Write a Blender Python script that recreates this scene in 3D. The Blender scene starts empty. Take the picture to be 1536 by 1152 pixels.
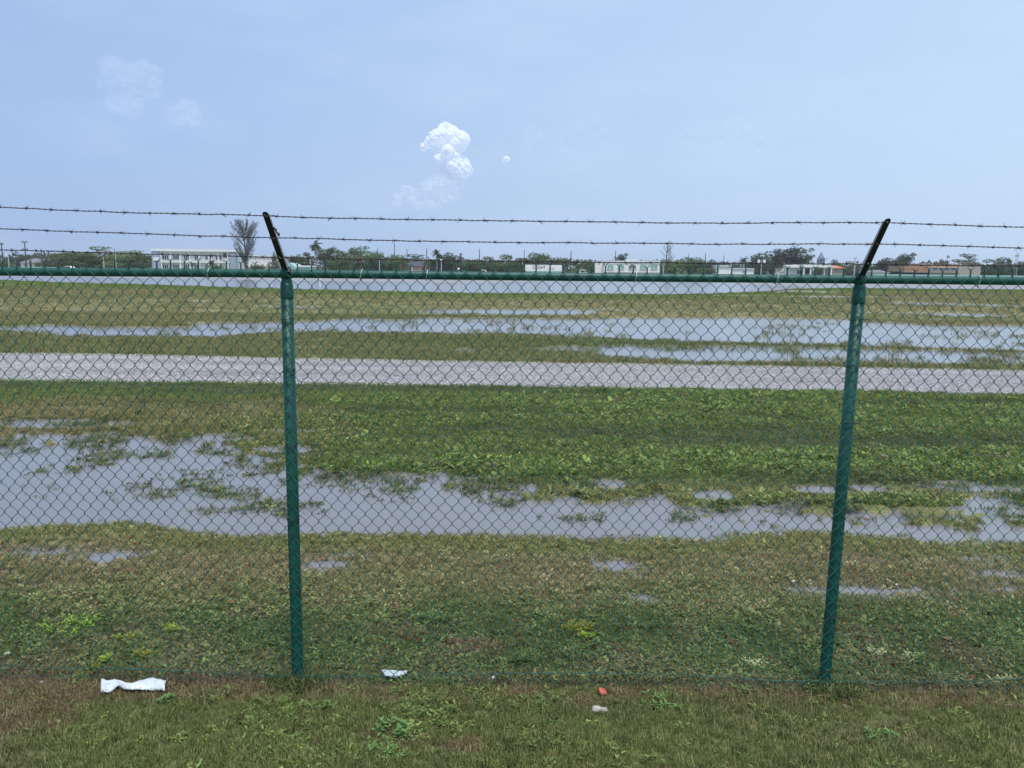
import bpy, math, random
import numpy as np
from mathutils import Vector, Matrix
random.seed(7)
RNG = np.random.default_rng(11)
R = math.radians
sc = bpy.context.scene
COL = sc.collection

# ------------------------------------------------------------------ camera
EYE = Vector((0, 0, 2.30)); PITCH = R(8.62); ROLL = R(0.60); FPX = 1154.0
r0 = Vector((1, 0, 0)); fwd = Vector((0, math.cos(PITCH), -math.sin(PITCH))); u0 = r0.cross(fwd)
RIGHT = math.cos(ROLL)*r0 + math.sin(ROLL)*u0; UP = -math.sin(ROLL)*r0 + math.cos(ROLL)*u0
cd = bpy.data.cameras.new('camera'); cam = bpy.data.objects.new('camera', cd); COL.objects.link(cam)
cam.matrix_world = Matrix(((RIGHT.x, UP.x, -fwd.x, EYE.x), (RIGHT.y, UP.y, -fwd.y, EYE.y), (RIGHT.z, UP.z, -fwd.z, EYE.z), (0, 0, 0, 1)))
cd.sensor_width = 36.0; cd.lens = 36.0*FPX/1536; cd.clip_start = 0.05; cd.clip_end = 20000
sc.camera = cam

# ------------------------------------------------------------------ light and sky
SUN_EL, SUN_AZ = R(71), R(160)          # azimuth clockwise from +Y
sdir = Vector((math.sin(SUN_AZ)*math.cos(SUN_EL), math.cos(SUN_AZ)*math.cos(SUN_EL), math.sin(SUN_EL)))
ld = bpy.data.lights.new('sun', 'SUN'); ld.energy = 2.6; ld.angle = R(9.0); ld.color = (1.0, 0.95, 0.87)
sun = bpy.data.objects.new('sun', ld); COL.objects.link(sun)
sun.rotation_euler = sdir.to_track_quat('Z', 'Y').to_euler()
sc.view_settings.view_transform = 'Standard'; sc.view_settings.look = 'None'
sc.view_settings.exposure = 0.38; sc.view_settings.gamma = 1.0
w = bpy.data.worlds.new('World'); sc.world = w; w.use_nodes = True
T = w.node_tree; T.nodes.clear()
def nd(t, typ, **kw):
    n = t.nodes.new(typ)
    for k, v in kw.items(): setattr(n, k, v)
    return n
def setin(n, d):
    for k, v in d.items(): n.inputs[k].default_value = v
    return n
wo = nd(T, 'ShaderNodeOutputWorld'); bg = nd(T, 'ShaderNodeBackground'); bg.inputs[1].default_value = 0.095
sky = nd(T, 'ShaderNodeTexSky', sky_type='NISHITA'); sky.sun_disc = False
sky.sun_elevation = SUN_EL; sky.sun_rotation = SUN_AZ; sky.air_density = 1.3; sky.dust_density = 2.5; sky.ozone_density = 2.0
tc = nd(T, 'ShaderNodeTexCoord')
# humid haze veil: pale blue, a little brighter towards the right-hand (sun) side of the sky
sep = nd(T, 'ShaderNodeSeparateXYZ'); T.links.new(tc.outputs['Generated'], sep.inputs[0])
rmp = nd(T, 'ShaderNodeMapRange'); setin(rmp, {1: -0.55, 2: 0.6, 3: 0.0, 4: 1.0}); T.links.new(sep.outputs[0], rmp.inputs[0])
veil = nd(T, 'ShaderNodeMix', data_type='RGBA'); T.links.new(rmp.outputs[0], veil.inputs[0])
veil.inputs[6].default_value = (3.10, 4.45, 7.10, 1); veil.inputs[7].default_value = (4.85, 6.40, 8.50, 1)
mixs = nd(T, 'ShaderNodeMix', data_type='RGBA'); mixs.inputs[0].default_value = 0.86
T.links.new(sky.outputs[0], mixs.inputs[6]); T.links.new(veil.outputs[2], mixs.inputs[7])
# thin high cloud
mp = nd(T, 'ShaderNodeMapping'); mp.inputs['Scale'].default_value = (2.2, 2.2, 7.0); T.links.new(tc.outputs['Generated'], mp.inputs[0])
nz = nd(T, 'ShaderNodeTexNoise'); setin(nz, {'Scale': 2.2, 'Detail': 7.0, 'Roughness': 0.58}); T.links.new(mp.outputs[0], nz.inputs['Vector'])
cr = nd(T, 'ShaderNodeMapRange'); setin(cr, {1: 0.46, 2: 0.78, 3: 0.0, 4: 0.20}); T.links.new(nz.outputs[0], cr.inputs[0])
mixc = nd(T, 'ShaderNodeMix', data_type='RGBA'); T.links.new(cr.outputs[0], mixc.inputs[0]); T.links.new(mixs.outputs[2], mixc.inputs[6])
mixc.inputs[7].default_value = (5.9, 7.1, 9.1, 1)
T.links.new(mixc.outputs[2], bg.inputs[0]); T.links.new(bg.outputs[0], wo.inputs[0])

# ------------------------------------------------------------------ helpers
def ray(x, y):
    x, y = float(x), float(y)
    return (x-768)/FPX*RIGHT + (576-y)/FPX*UP + fwd
def at(x, y, Y):
    d = ray(x, y); return EYE + d*((float(Y)-EYE.y)/d.y)
def gnd(x, y, z=0.02):
    d = ray(x, y); p = EYE + d*((z-EYE.z)/d.z)
    if z == 0.02 and p.y < 4.9: p = EYE + d*((-0.015-EYE.z)/d.z)     # the verge lies a little lower
    return p
def hor(x): return 576 - FPX*math.tan(PITCH) + (x-768)*math.tan(ROLL)
def tag(o, label=None, cat=None, group=None, kind=None):
    if label: o['label'] = label
    if cat: o['category'] = cat
    if group: o['group'] = group
    if kind: o['kind'] = kind
    return o
def empty(name, loc=(0, 0, 0)):
    o = bpy.data.objects.new(name, None); COL.objects.link(o); o.location = loc; o.empty_display_size = 0.2
    return o
class MB:
    def __init__(s): s.v = []; s.f = []; s.mi = []; s.n = 0
    def add(s, v, f, mi=0):
        s.v.append(np.asarray(v, dtype=np.float64).reshape(-1, 3))
        for q in f: s.f.append(tuple(i+s.n for i in q)); s.mi.append(mi)
        s.n += len(s.v[-1])
    def box(s, x0, x1, y0, y1, z0, z1, mi=0):
        v = [(x, y, z) for z in (z0, z1) for y in (y0, y1) for x in (x0, x1)]
        s.add(v, [(0, 2, 3, 1), (4, 5, 7, 6), (0, 1, 5, 4), (2, 6, 7, 3), (0, 4, 6, 2), (1, 3, 7, 5)], mi)
    def tube(s, pts, rad, sides=6, mi=0, cap=True):
        pts = np.asarray(pts, float); n = len(pts)
        rad = np.broadcast_to(np.asarray(rad, float), (n,))
        t = np.gradient(pts, axis=0); t /= np.linalg.norm(t, axis=1)[:, None]+1e-12
        ref = np.array([0, 0, 1.0]) if abs(t[:, 2]).mean() < 0.8 else np.array([1.0, 0, 0])
        a = np.cross(t, ref); a /= np.linalg.norm(a, axis=1)[:, None]+1e-12; b = np.cross(t, a)
        th = np.arange(sides)*2*math.pi/sides
        v = pts[:, None, :] + rad[:, None, None]*(np.cos(th)[None, :, None]*a[:, None, :] + np.sin(th)[None, :, None]*b[:, None, :])
        f = []
        for i in range(n-1):
            for j in range(sides):
                k = (j+1) % sides; f.append((i*sides+j, i*sides+k, (i+1)*sides+k, (i+1)*sides+j))
        if cap: f.append(tuple(range(sides))[::-1]); f.append(tuple((n-1)*sides+j for j in range(sides)))
        s.add(v, f, mi)
    def build(s, name, mats, parent=None, smooth=False, loc=None):
        me = bpy.data.meshes.new(name); V = np.concatenate(s.v) if s.v else np.zeros((0, 3))
        off = None
        if loc is not None: V = V - np.array(loc)[None, :]
        me.from_pydata(V.tolist(), [], s.f)
        if not isinstance(mats, (list, tuple)): mats = [mats]
        for m in mats: me.materials.append(m)
        if len(mats) > 1: me.polygons.foreach_set('material_index', s.mi)
        if smooth: me.polygons.foreach_set('use_smooth', [True]*len(me.polygons))
        o = bpy.data.objects.new(name, me); COL.objects.link(o)
        if loc is not None: o.location = loc
        if parent is not None: o.parent = parent
        return o
def big_mesh(name, V, F, mats, smooth=True):      # numpy arrays, quads
    me = bpy.data.meshes.new(name); me.vertices.add(len(V)); me.vertices.foreach_set('co', V.astype(np.float32).ravel())
    k = F.shape[1]; me.loops.add(F.size); me.loops.foreach_set('vertex_index', F.astype(np.int32).ravel())
    me.polygons.add(len(F)); me.polygons.foreach_set('loop_start', np.arange(0, F.size, k, dtype=np.int32))
    if smooth: me.polygons.foreach_set('use_smooth', np.ones(len(F), bool))
    me.update(calc_edges=True)
    for m in (mats if isinstance(mats, (list, tuple)) else [mats]): me.materials.append(m)
    o = bpy.data.objects.new(name, me); COL.objects.link(o); return o

# value noise
def _h(ix, iy, s):
    n = (ix.astype(np.int64)*374761393 + iy.astype(np.int64)*668265263 + s*974634777) & 0x7fffffff
    n = ((n ^ (n >> 13))*1274126177) & 0x7fffffff
    return ((n ^ (n >> 16)) & 0xffff)/65535.0
def vnoise(x, y, s=0):
    ix = np.floor(x); iy = np.floor(y); fx = x-ix; fy = y-iy
    fx = fx*fx*(3-2*fx); fy = fy*fy*(3-2*fy); ix = ix.astype(np.int64); iy = iy.astype(np.int64)
    a = _h(ix, iy, s); b = _h(ix+1, iy, s); c = _h(ix, iy+1, s); d = _h(ix+1, iy+1, s)
    return (a*(1-fx)+b*fx)*(1-fy) + (c*(1-fx)+d*fx)*fy
def fbm(x, y, o=4, s=0):
    r = 0; a = 0.5; t = 0
    for i in range(o):
        r = r + a*vnoise(x*2**i+17.3*i, y*2**i-9.1*i, s+i*31); t += a; a *= 0.5
    return r/t*2-1                      # -1..1
def sm(e0, e1, x):
    t = np.clip((x-e0)/(e1-e0), 0, 1); return t*t*(3-2*t)
def lerp(a, b, t): return a + (b-a)*t

# materials
def mat(name, col, rough=0.6, metal=0.0, spec=0.5, var=0.0, vscale=5.0, bump=0.0, bscale=40.0, bdist=0.01, col2=None, alpha=None, coord='Object'):
    m = bpy.data.materials.new(name); m.use_nodes = True; t = m.node_tree; b = t.nodes['Principled BSDF']
    b.inputs['Base Color'].default_value = (*col, 1); b.inputs['Roughness'].default_value = rough; b.inputs['Metallic'].default_value = metal
    b.inputs['Specular IOR Level'].default_value = spec
    tcn = nd(t, 'ShaderNodeTexCoord')
    if var or col2:
        n = nd(t, 'ShaderNodeTexNoise'); setin(n, {'Scale': vscale, 'Detail': 6.0, 'Roughness': 0.62}); t.links.new(tcn.outputs[coord], n.inputs['Vector'])
        c = nd(t, 'ShaderNodeMix', data_type='RGBA')
        mr = nd(t, 'ShaderNodeMapRange'); setin(mr, {1: 0.35, 2: 0.68}); t.links.new(n.outputs[0], mr.inputs[0]); t.links.new(mr.outputs[0], c.inputs[0])
        c2 = col2 if col2 else tuple(x*(1-var) for x in col); c1 = col if col2 else tuple(min(1, x*(1+var)) for x in col)
        c.inputs[6].default_value = (*c1, 1); c.inputs[7].default_value = (*c2, 1); t.links.new(c.outputs[2], b.inputs['Base Color'])
    if bump:
        n2 = nd(t, 'ShaderNodeTexNoise'); setin(n2, {'Scale': bscale, 'Detail': 4.0}); t.links.new(tcn.outputs[coord], n2.inputs['Vector'])
        bm = nd(t, 'ShaderNodeBump'); setin(bm, {'Strength': bump, 'Distance': bdist}); t.links.new(n2.outputs[0], bm.inputs['Height']); t.links.new(bm.outputs[0], b.inputs['Normal'])
    return m
def leafmat(name, col, trans=0.35, attr=None, var=0.35, vscale=0.6, rough=0.55):
    m = bpy.data.materials.new(name); m.use_nodes = True; t = m.node_tree; b = t.nodes['Principled BSDF']; out = t.nodes['Material Output']
    b.inputs['Roughness'].default_value = rough; b.inputs['Specular IOR Level'].default_value = 0.3
    tr = nd(t, 'ShaderNodeBsdfTranslucent'); mx = nd(t, 'ShaderNodeMixShader'); mx.inputs[0].default_value = trans
    if attr:
        a = nd(t, 'ShaderNodeAttribute'); a.attribute_type = 'INSTANCER'; a.attribute_name = attr
        a2 = nd(t, 'ShaderNodeAttribute'); a2.attribute_type = 'GEOMETRY'; a2.attribute_name = 'tint'
        mm = nd(t, 'ShaderNodeMix', data_type='RGBA', blend_type='MULTIPLY'); mm.inputs[0].default_value = 1
        t.links.new(a.outputs['Color'], mm.inputs[6]); t.links.new(a2.outputs['Color'], mm.inputs[7]); src = mm.outputs[2]
    else:
        n = nd(t, 'ShaderNodeTexNoise'); setin(n, {'Scale': vscale, 'Detail': 5.0}); tcn = nd(t, 'ShaderNodeTexCoord')
        ge = nd(t, 'ShaderNodeNewGeometry'); oi = nd(t, 'ShaderNodeObjectInfo')
        t.links.new(ge.outputs['Position'], n.inputs['Vector'])
        c = nd(t, 'ShaderNodeMix', data_type='RGBA'); mr = nd(t, 'ShaderNodeMapRange'); setin(mr, {1: 0.3, 2: 0.7}); t.links.new(n.outputs[0], mr.inputs[0]); t.links.new(mr.outputs[0], c.inputs[0])
        c.inputs[6].default_value = (*[x*(1-var) for x in col], 1); c.inputs[7].default_value = (*[min(1, x*(1+var)) for x in col], 1)
        hs = nd(t, 'ShaderNodeHueSaturation'); t.links.new(c.outputs[2], hs.inputs['Color'])
        m1 = nd(t, 'ShaderNodeMapRange'); setin(m1, {3: 0.47, 4: 0.53}); t.links.new(oi.outputs['Random'], m1.inputs[0]); t.links.new(m1.outputs[0], hs.inputs['Hue'])
        m2 = nd(t, 'ShaderNodeMapRange'); setin(m2, {3: 0.75, 4: 1.3}); t.links.new(oi.outputs['Random'], m2.inputs[0]); t.links.new(m2.outputs[0], hs.inputs['Value'])
        src = hs.outputs['Color']
    t.links.new(src, b.inputs['Base Color']); t.links.new(src, tr.inputs['Color'])
    t.links.new(b.outputs[0], mx.inputs[1]); t.links.new(tr.outputs[0], mx.inputs[2]); t.links.new(mx.outputs[0], out.inputs[0])
    return m

M = {}
M['green_paint'] = mat('green_powder_coat', (0.004, 0.074, 0.056), 0.5, var=0.10, vscale=4, bump=0.03, bscale=30)
t = M['green_paint'].node_tree; b = t.nodes['Principled BSDF']; src = b.inputs['Base Color'].links[0].from_socket
ge = nd(t, 'ShaderNodeNewGeometry'); sp = nd(t, 'ShaderNodeSeparateXYZ'); t.links.new(ge.outputs['Position'], sp.inputs[0])
sn = nd(t, 'ShaderNodeTexNoise'); setin(sn, {'Scale': 38.0, 'Detail': 6.0, 'Roughness': 0.7}); t.links.new(ge.outputs['Position'], sn.inputs['Vector'])
s1 = nd(t, 'ShaderNodeMapRange'); setin(s1, {1: 0.0, 2: 0.32, 3: 0.30, 4: 0.0}); t.links.new(sp.outputs[2], s1.inputs[0])
s2 = nd(t, 'ShaderNodeMath', operation='ADD'); t.links.new(sn.outputs[0], s2.inputs[0]); t.links.new(s1.outputs[0], s2.inputs[1])
s3 = nd(t, 'ShaderNodeMapRange'); setin(s3, {1: 0.72, 2: 0.84, 3: 0.0, 4: 0.7}); t.links.new(s2.outputs[0], s3.inputs[0])
sx = nd(t, 'ShaderNodeMix', data_type='RGBA'); t.links.new(s3.outputs[0], sx.inputs[0]); t.links.new(src, sx.inputs[6]); sx.inputs[7].default_value = (0.13, 0.12, 0.09, 1); t.links.new(sx.outputs[2], b.inputs['Base Color'])
M['green_wire'] = mat('green_vinyl_wire', (0.012, 0.105, 0.080), 0.5, var=0.3, vscale=3)
M['black_paint'] = mat('black_painted_steel', (0.006, 0.008, 0.010), 0.5, var=0.3, vscale=20)
M['skylit_edge'] = mat('worn_skylit_flange', (0.42, 0.42, 0.46), 0.45, metal=0.3, var=0.3, vscale=30)  # worn grey flange, its colour lightened for the sky's reflection on it
M['rusty_wire'] = mat('dark_rusty_wire', (0.045, 0.030, 0.030), 0.6, metal=0.3, var=0.5, vscale=30)
M['tie_dark'] = mat('dark_tie_wire', (0.01, 0.02, 0.02), 0.6)
M['tie_pale'] = mat('pale_tie_wire', (0.45, 0.55, 0.5), 0.4)
M['white_wall'] = mat('white_render_wall', (0.88, 0.87, 0.85), 0.8, var=0.06, vscale=0.4)
M['cream'] = mat('cream_wall', (0.90, 0.86, 0.82), 0.8, var=0.06, vscale=0.4)
M['shade_wall'] = mat('shaded_wall_blue_grey', (0.36, 0.42, 0.52), 0.8, var=0.05, vscale=0.4)  # bluish shade on the white block's end walls, put into the colour
M['glass'] = mat('dark_window_glass', (0.05, 0.06, 0.07), 0.15)
M['teal_glass'] = mat('teal_window_glass', (0.22, 0.42, 0.38), 0.2)
M['grey_roof'] = mat('grey_roof', (0.17, 0.17, 0.19), 0.8, var=0.15, vscale=1.0)
M['dark_roof'] = mat('dark_shingle_roof', (0.06, 0.06, 0.075), 0.8, var=0.2, vscale=1.0)
M['teal_roof'] = mat('pale_teal_roof', (0.38, 0.58, 0.55), 0.5, var=0.08)
M['white_roof'] = mat('bright_white_roof', (0.90, 0.90, 0.89), 0.6)
M['pink'] = mat('pink_render', (0.62, 0.36, 0.32), 0.8, var=0.2, vscale=0.8)
M['orange_roof'] = mat('orange_tile_roof', (0.42, 0.15, 0.08), 0.8, var=0.2)
M['timber'] = mat('new_timber', (0.50, 0.30, 0.18), 0.8, var=0.3, vscale=1.2)
M['block'] = mat('concrete_block', (0.42, 0.36, 0.32), 0.9, var=0.15, vscale=1.5)
M['pole_dark'] = mat('dark_timber_pole', (0.09, 0.085, 0.085), 0.9)
M['pole_pale'] = mat('pale_concrete_pole', (0.5, 0.5, 0.5), 0.8)
M['spire'] = mat('slate_spire', (0.20, 0.24, 0.30), 0.8, var=0.2, vscale=1)
M['bark'] = mat('bark', (0.11, 0.09, 0.075), 0.9, var=0.3, vscale=3)
M['palm_bark'] = mat('palm_bark', (0.38, 0.33, 0.28), 0.9, var=0.2, vscale=3)
M['leaf'] = leafmat('tree_foliage', (0.115, 0.155, 0.058))
M['leaf_dark'] = leafmat('dark_tree_foliage', (0.072, 0.098, 0.052))
M['leaf_light'] = leafmat('yellow_green_foliage', (0.165, 0.205, 0.07))
M['casuarina'] = leafmat('casuarina_needles', (0.16, 0.18, 0.165), var=0.25)
M['palm_leaf'] = leafmat('palm_fronds', (0.06, 0.085, 0.04))
M['dry_palm'] = leafmat('dry_palm_fronds', (0.13, 0.115, 0.07))
M['tuft'] = leafmat('grass_blades', (0.1, 0.1, 0.1), attr='col', trans=0.3)
M['bag'] = mat('white_plastic_film', (0.56, 0.61, 0.64), 0.3, bump=1.0, bscale=26, bdist=0.02, var=0.12, vscale=30)
M['stone'] = mat('pale_rock', (0.38, 0.35, 0.32), 0.9, var=0.35, vscale=30, bump=0.6, bscale=60)
M['red_plastic'] = mat('orange_red_plastic', (0.42, 0.09, 0.05), 0.5, var=0.4, vscale=30)
M['metal_cap'] = mat('crumpled_foil', (0.5, 0.52, 0.58), 0.3, metal=0.7, var=0.3, vscale=60)
M['sign_text'] = mat('dark_sign_lettering', (0.06, 0.06, 0.09), 0.7)
M['red_sign'] = mat('dull_red_sign', (0.35, 0.08, 0.09), 0.7)
M['pink_sign'] = mat('faint_pink_panel', (0.80, 0.66, 0.62), 0.7)
M['line_grey'] = mat('pale_road_line', (0.6, 0.6, 0.6), 0.8)

# ------------------------------------------------------------------ ground layout: shorelines and edges as curves over X
def curve(pts):
    w = [gnd(x, y) for x, y in pts]; X = [p.x for p in w]; Y = [p.y for p in w]
    o = np.argsort(X); X = np.array(X)[o]; Y = np.array(Y)[o]
    return lambda x: np.interp(x, X, Y)
p1_near = curve([(-400, 800), (0, 793), (80, 786), (200, 784), (270, 795), (330, 802), (430, 802), (560, 800), (700, 803), (900, 808), (1040, 809), (1120, 801), (1210, 796), (1290, 803), (1400, 813), (1536, 815), (1900, 830)])
p1_far = curve([(-400, 655), (0, 656), (240, 657), (300, 656), (330, 665), (400, 690), (450, 703), (560, 704), (700, 712), (760, 733), (900, 748), (1000, 754), (1150, 768), (1210, 764), (1300, 760), (1400, 766), (1536, 742), (1900, 730)])
p2_near = curve([(-500, 496), (0, 497), (60, 501), (110, 506), (320, 507), (430, 498), (600, 499), (800, 504), (900, 507), (1000, 512), (1150, 516), (1280, 519), (1400, 523), (1536, 526), (2000, 535)])
p2_far = curve([(-500, 489), (0, 487), (60, 487), (200, 489), (250, 487), (290, 483), (450, 482), (560, 476), (700, 476), (850, 477), (1000, 476), (1150, 478), (1250, 478), (1300, 482), (1400, 487), (1536, 488), (2000, 490)])
p3_near = curve([(760, 524), (830, 527), (950, 536), (1030, 542), (1200, 542), (1350, 544), (1536, 547), (2000, 556)])
p3_far = curve([(760, 526), (830, 521), (930, 518), (1040, 519), (1200, 521), (1300, 524), (1536, 528), (2000, 534)])
rd_near = curve([(-600, 566), (0, 570), (170, 572), (500, 576), (700, 579), (1000, 584), (1250, 588), (1536, 593), (2100, 603)])
rd_far = curve([(-600, 530), (0, 531), (140, 532), (500, 540), (1000, 548), (1536, 557), (2100, 566)])
ap_near = curve([(-600, 408), (0, 420), (100, 424), (250, 428), (400, 433), (560, 437), (700, 440), (870, 441), (1000, 442), (1060, 441), (1130, 438), (1190, 433.5), (1270, 432), (1536, 434.5), (2200, 441)])
AP_FAR = 190.0
ap_wet_far = curve([(-600, 402), (0, 414), (380, 420), (640, 424), (740, 424), (860, 420), (1000, 423), (1100, 425), (1160, 428.5), (1300, 430.2), (1536, 434), (2200, 440)])
def ell(x, y, rx, ry):           # patch centred on a traced point, as world ellipse
    c = gnd(x, y); a = gnd(x+rx, y); b = gnd(x, y-ry); b2 = gnd(x, y+ry)
    return (c.x, (b.y+b2.y)/2, abs(a.x-c.x), abs(b.y-b2.y)/2)
PATCH = [(ell(*p[:4]), p[4]) for p in [
    (85, 634, 125, 7, 0.95), (330, 655, 60, 8, 0.6), (440, 645, 50, 5, 0.4), (120, 612, 60, 2, 0.4), (430, 672, 60, 7, 0.5), (895, 726, 52, 10, 0.7), (1070, 742, 40, 12, 0.5), (1230, 733, 40, 8, 0.8), (1300, 731, 28, 6, 0.9), (1430, 727, 55, 9, 0.9), (1500, 733, 30, 4, 0.9), (1500, 760, 60, 16, 0.8),
    (60, 826, 75, 8, 0.5), (160, 833, 60, 14, 0.6), (66, 875, 26, 3, 0.8), (700, 828, 60, 3, 0.6), (880, 832, 40, 3, 0.6), (945, 862, 70, 4, 0.6), (30, 820, 60, 4, 0.6), (240, 825, 40, 3, 0.5), (520, 830, 60, 3, 0.7), (1330, 838, 50, 3, 0.5), (1285, 883, 125, 9, 1.2), (490, 845, 50, 14, 0.45), (925, 845, 60, 12, 0.35), (960, 890, 45, 10, 0.45), (1470, 835, 40, 6, 0.6), (1500, 858, 55, 9, 0.6), (1520, 880, 60, 7, 0.5),
    (700, 525, 22, 3, 0.7), (360, 540, 14, 2, 0.0), (110, 465.5, 28, 1.3, 0.9), (430, 460, 50, 1.2, 0.9), (300, 452, 40, 0.8, 0.6), (760, 468, 135, 4.0, 0.9), (880, 465, 70, 1.2, 0.9),
    (1160, 437, 90, 2.0, 0.9), (1260, 446, 110, 1.6, 0.8), (1400, 456, 80, 2.0, 0.9), (1500, 459, 70, 1.5, 0.9), (1430, 471, 55, 2.0, 0.9), (1360, 470, 60, 1.0, 0.8), (1470, 474, 60, 1.2, 0.8), (1120, 444, 60, 1.3, 0.8)]]
GROUND_Z = 0.03
def wet(X, Y):                    # > 0 inside water, in metres from the shore
    s = np.full(X.shape, -9.0)
    n = fbm(X*1.3, Y*1.3, 5, 3); nf = fbm(X*6, Y*6, 3, 5); nf3 = fbm(X*15, Y*15, 3, 6)*sm(9, 7, Y)
    a = Y-p1_near(X)+0.06*n+0.04*nf; farw = p1_far(X)-Y
    tu = sm(2.2, -0.2, farw)       # tussocks stand in the shallow far side
    rt = sm(2.2, 3.6, X); b = farw + 0.6*n + 0.25*nf - (tu+0.8*rt*sm(2.8, 0.8, farw))*np.maximum(0, nf*1.1+0.5*n+0.35*fbm(X*2.2, Y*2.2, 2, 9)-0.08+0.12*rt)*1.6 + 0.25 + 0.35*sm(-2.2, -4, X)*np.maximum(0, fbm(X*0.8, Y*2.5, 3, 15))*3
    s = np.maximum(s, np.minimum(a, b))
    n2 = fbm(X*0.25, Y*0.5, 5, 21)
    a = Y-p2_near(X)+0.5*n2; b = p2_far(X)-Y+1.3*n2
    isl = np.maximum(0, fbm(X*0.22, Y*0.35, 3, 77)-0.28)*10*sm(3, -6, X)
    s = np.maximum(s, np.minimum(a, b)-isl)
    a = Y-p3_near(X)+0.4*n2+0.3*n; b = p3_far(X)-Y+0.3*n2
    s = np.maximum(s, np.minimum(a, b) - np.maximum(0, n*1.2+nf*0.9-0.12)*1.3 + 0.35)
    for (cx, cy, rx, ry), k in PATCH:
        if k <= 0: continue
        r = np.sqrt(((X-cx)/rx)**2+((Y-cy)/ry)**2)
        s = np.maximum(s, np.minimum((1-r)*ry*1.4 + (0.5 if ry > 1 else 0.16)*n*ry*0.8 + (0.25*nf + (0.9 if k < 1 else 0.3)*nf3)*ry - (0.9-k)*ry*(0.5+0.8*nf), 0.3))
    return s
def height(X, Y):
    s = wet(X, Y)
    h = np.clip(-s*0.10, -0.05, GROUND_Z) + 0.004*fbm(X*9, Y*9, 3, 50)*sm(60, 20, Y)
    h = h - 0.035*sm(5.4, 4.6, Y)
    inap = sm(-2, 1, Y-ap_near(X))
    return lerp(h, -0.08, inap), s
C_ = lambda *a: np.array(a, float)
def ground_colour(X, Y, s):
    n = fbm(X*0.7, Y*0.7, 4, 100)[..., None]; nb = fbm(X*2.6, Y*2.6, 4, 120)[..., None]; nl = fbm(X*0.12, Y*0.3, 4, 140)[..., None]
    Ye = Y[..., None]; Xe = X[..., None]
    olive = C_(0.158, 0.172, 0.068); brown = C_(0.215, 0.165, 0.110); green = C_(0.100, 0.135, 0.046); lush = C_(0.110, 0.160, 0.040)
    # front lawn: olive, brown patches by the left edge and towards the fence line
    c = lerp(olive, brown, sm(0.22, 0.85, n*0.9+nb*0.5 + 0.55*sm(-2.0, -2.9, Xe)))
    c = lerp(c, brown*0.9, 0.6*sm(3.78, 3.98, Ye+0.12*nb)*sm(-0.3, 0.5, nb+0.3))
    # behind the fence: low green weeds, then a drier brown band up to the water
    weeds = lerp(green, brown*0.85, sm(0.15, 0.7, nb+0.3*n)); c = lerp(c, weeds, sm(4.05, 4.15, Ye+0.05*nb))
    dry = lerp(C_(0.205, 0.195, 0.095), C_(0.215, 0.185, 0.105), sm(-0.3, 0.5, nb)); c = lerp(c, dry, sm(4.75, 5.3, Ye+0.35*n+0.15*nb))
    c = lerp(c, C_(0.185, 0.195, 0.070), sm(p1_near(X)[..., None]-0.55, p1_near(X)[..., None]-0.25, Ye+0.1*nb)*0.8)
    # beyond the water
    st = fbm(X*0.22, Y*1.5, 4, 160)[..., None]; g2 = lerp(C_(0.135, 0.175, 0.048), C_(0.080, 0.100, 0.040), sm(-0.35, 0.45, st+0.5*nb)); lb = sm(-1.0, -5.8, Xe + 2.4*n + nb)*sm(13.6, 11.0, Ye+1.2*n)
    g2 = lerp(g2, C_(0.20, 0.18, 0.085), lb); c = lerp(c, g2, sm(7.6, 8.2, Ye))
    b2 = lerp(C_(0.170, 0.170, 0.075), C_(0.135, 0.155, 0.062), sm(-0.3, 0.4, nl+nb*0.4)); c = lerp(c, b2, sm(16, 17, Ye))
    f2 = lerp(C_(0.215, 0.195, 0.095), C_(0.160, 0.165, 0.070), sm(-0.25, 0.45, nl)); c = lerp(c, f2, sm(26, 34, Ye))
    apn = ap_near(X)[..., None]
    c = lerp(c, C_(0.135, 0.175, 0.045), sm(apn*0.80, apn*0.88, Ye+1.5*nl))
    c = lerp(c, C_(0.10, 0.12, 0.05), sm(150, 160, Ye))
    mud = lerp(C_(0.20, 0.165, 0.135), C_(0.30, 0.27, 0.24), sm(-0.5, 0.5, nb)); c = lerp(c, mud, (sm(-0.10, 0.03, s)*0.85)[..., None])
    # bare rusty soil along the fence line
    for (x, y, rx, ry) in [(930, 1004, 80, 9), (700, 975, 60, 18), (1010, 1010, 60, 8), (60, 1000, 130, 18), (380, 925, 50, 10), (1290, 990, 70, 14), (600, 1110, 60, 20), (1450, 990, 50, 22), (690, 1125, 50, 18)]:
        cx, cy, ax, ay = ell(x, y, rx, ry); r = np.sqrt(((X-cx)/ax)**2+((Y-cy)/ay)**2)[..., None]
        c = lerp(c, C_(0.20, 0.125, 0.09), 0.8*sm(1.2, 0.5, r+0.5*nb))
    return np.clip(c*(1+0.15*nb), 0.01, 1)

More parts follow.
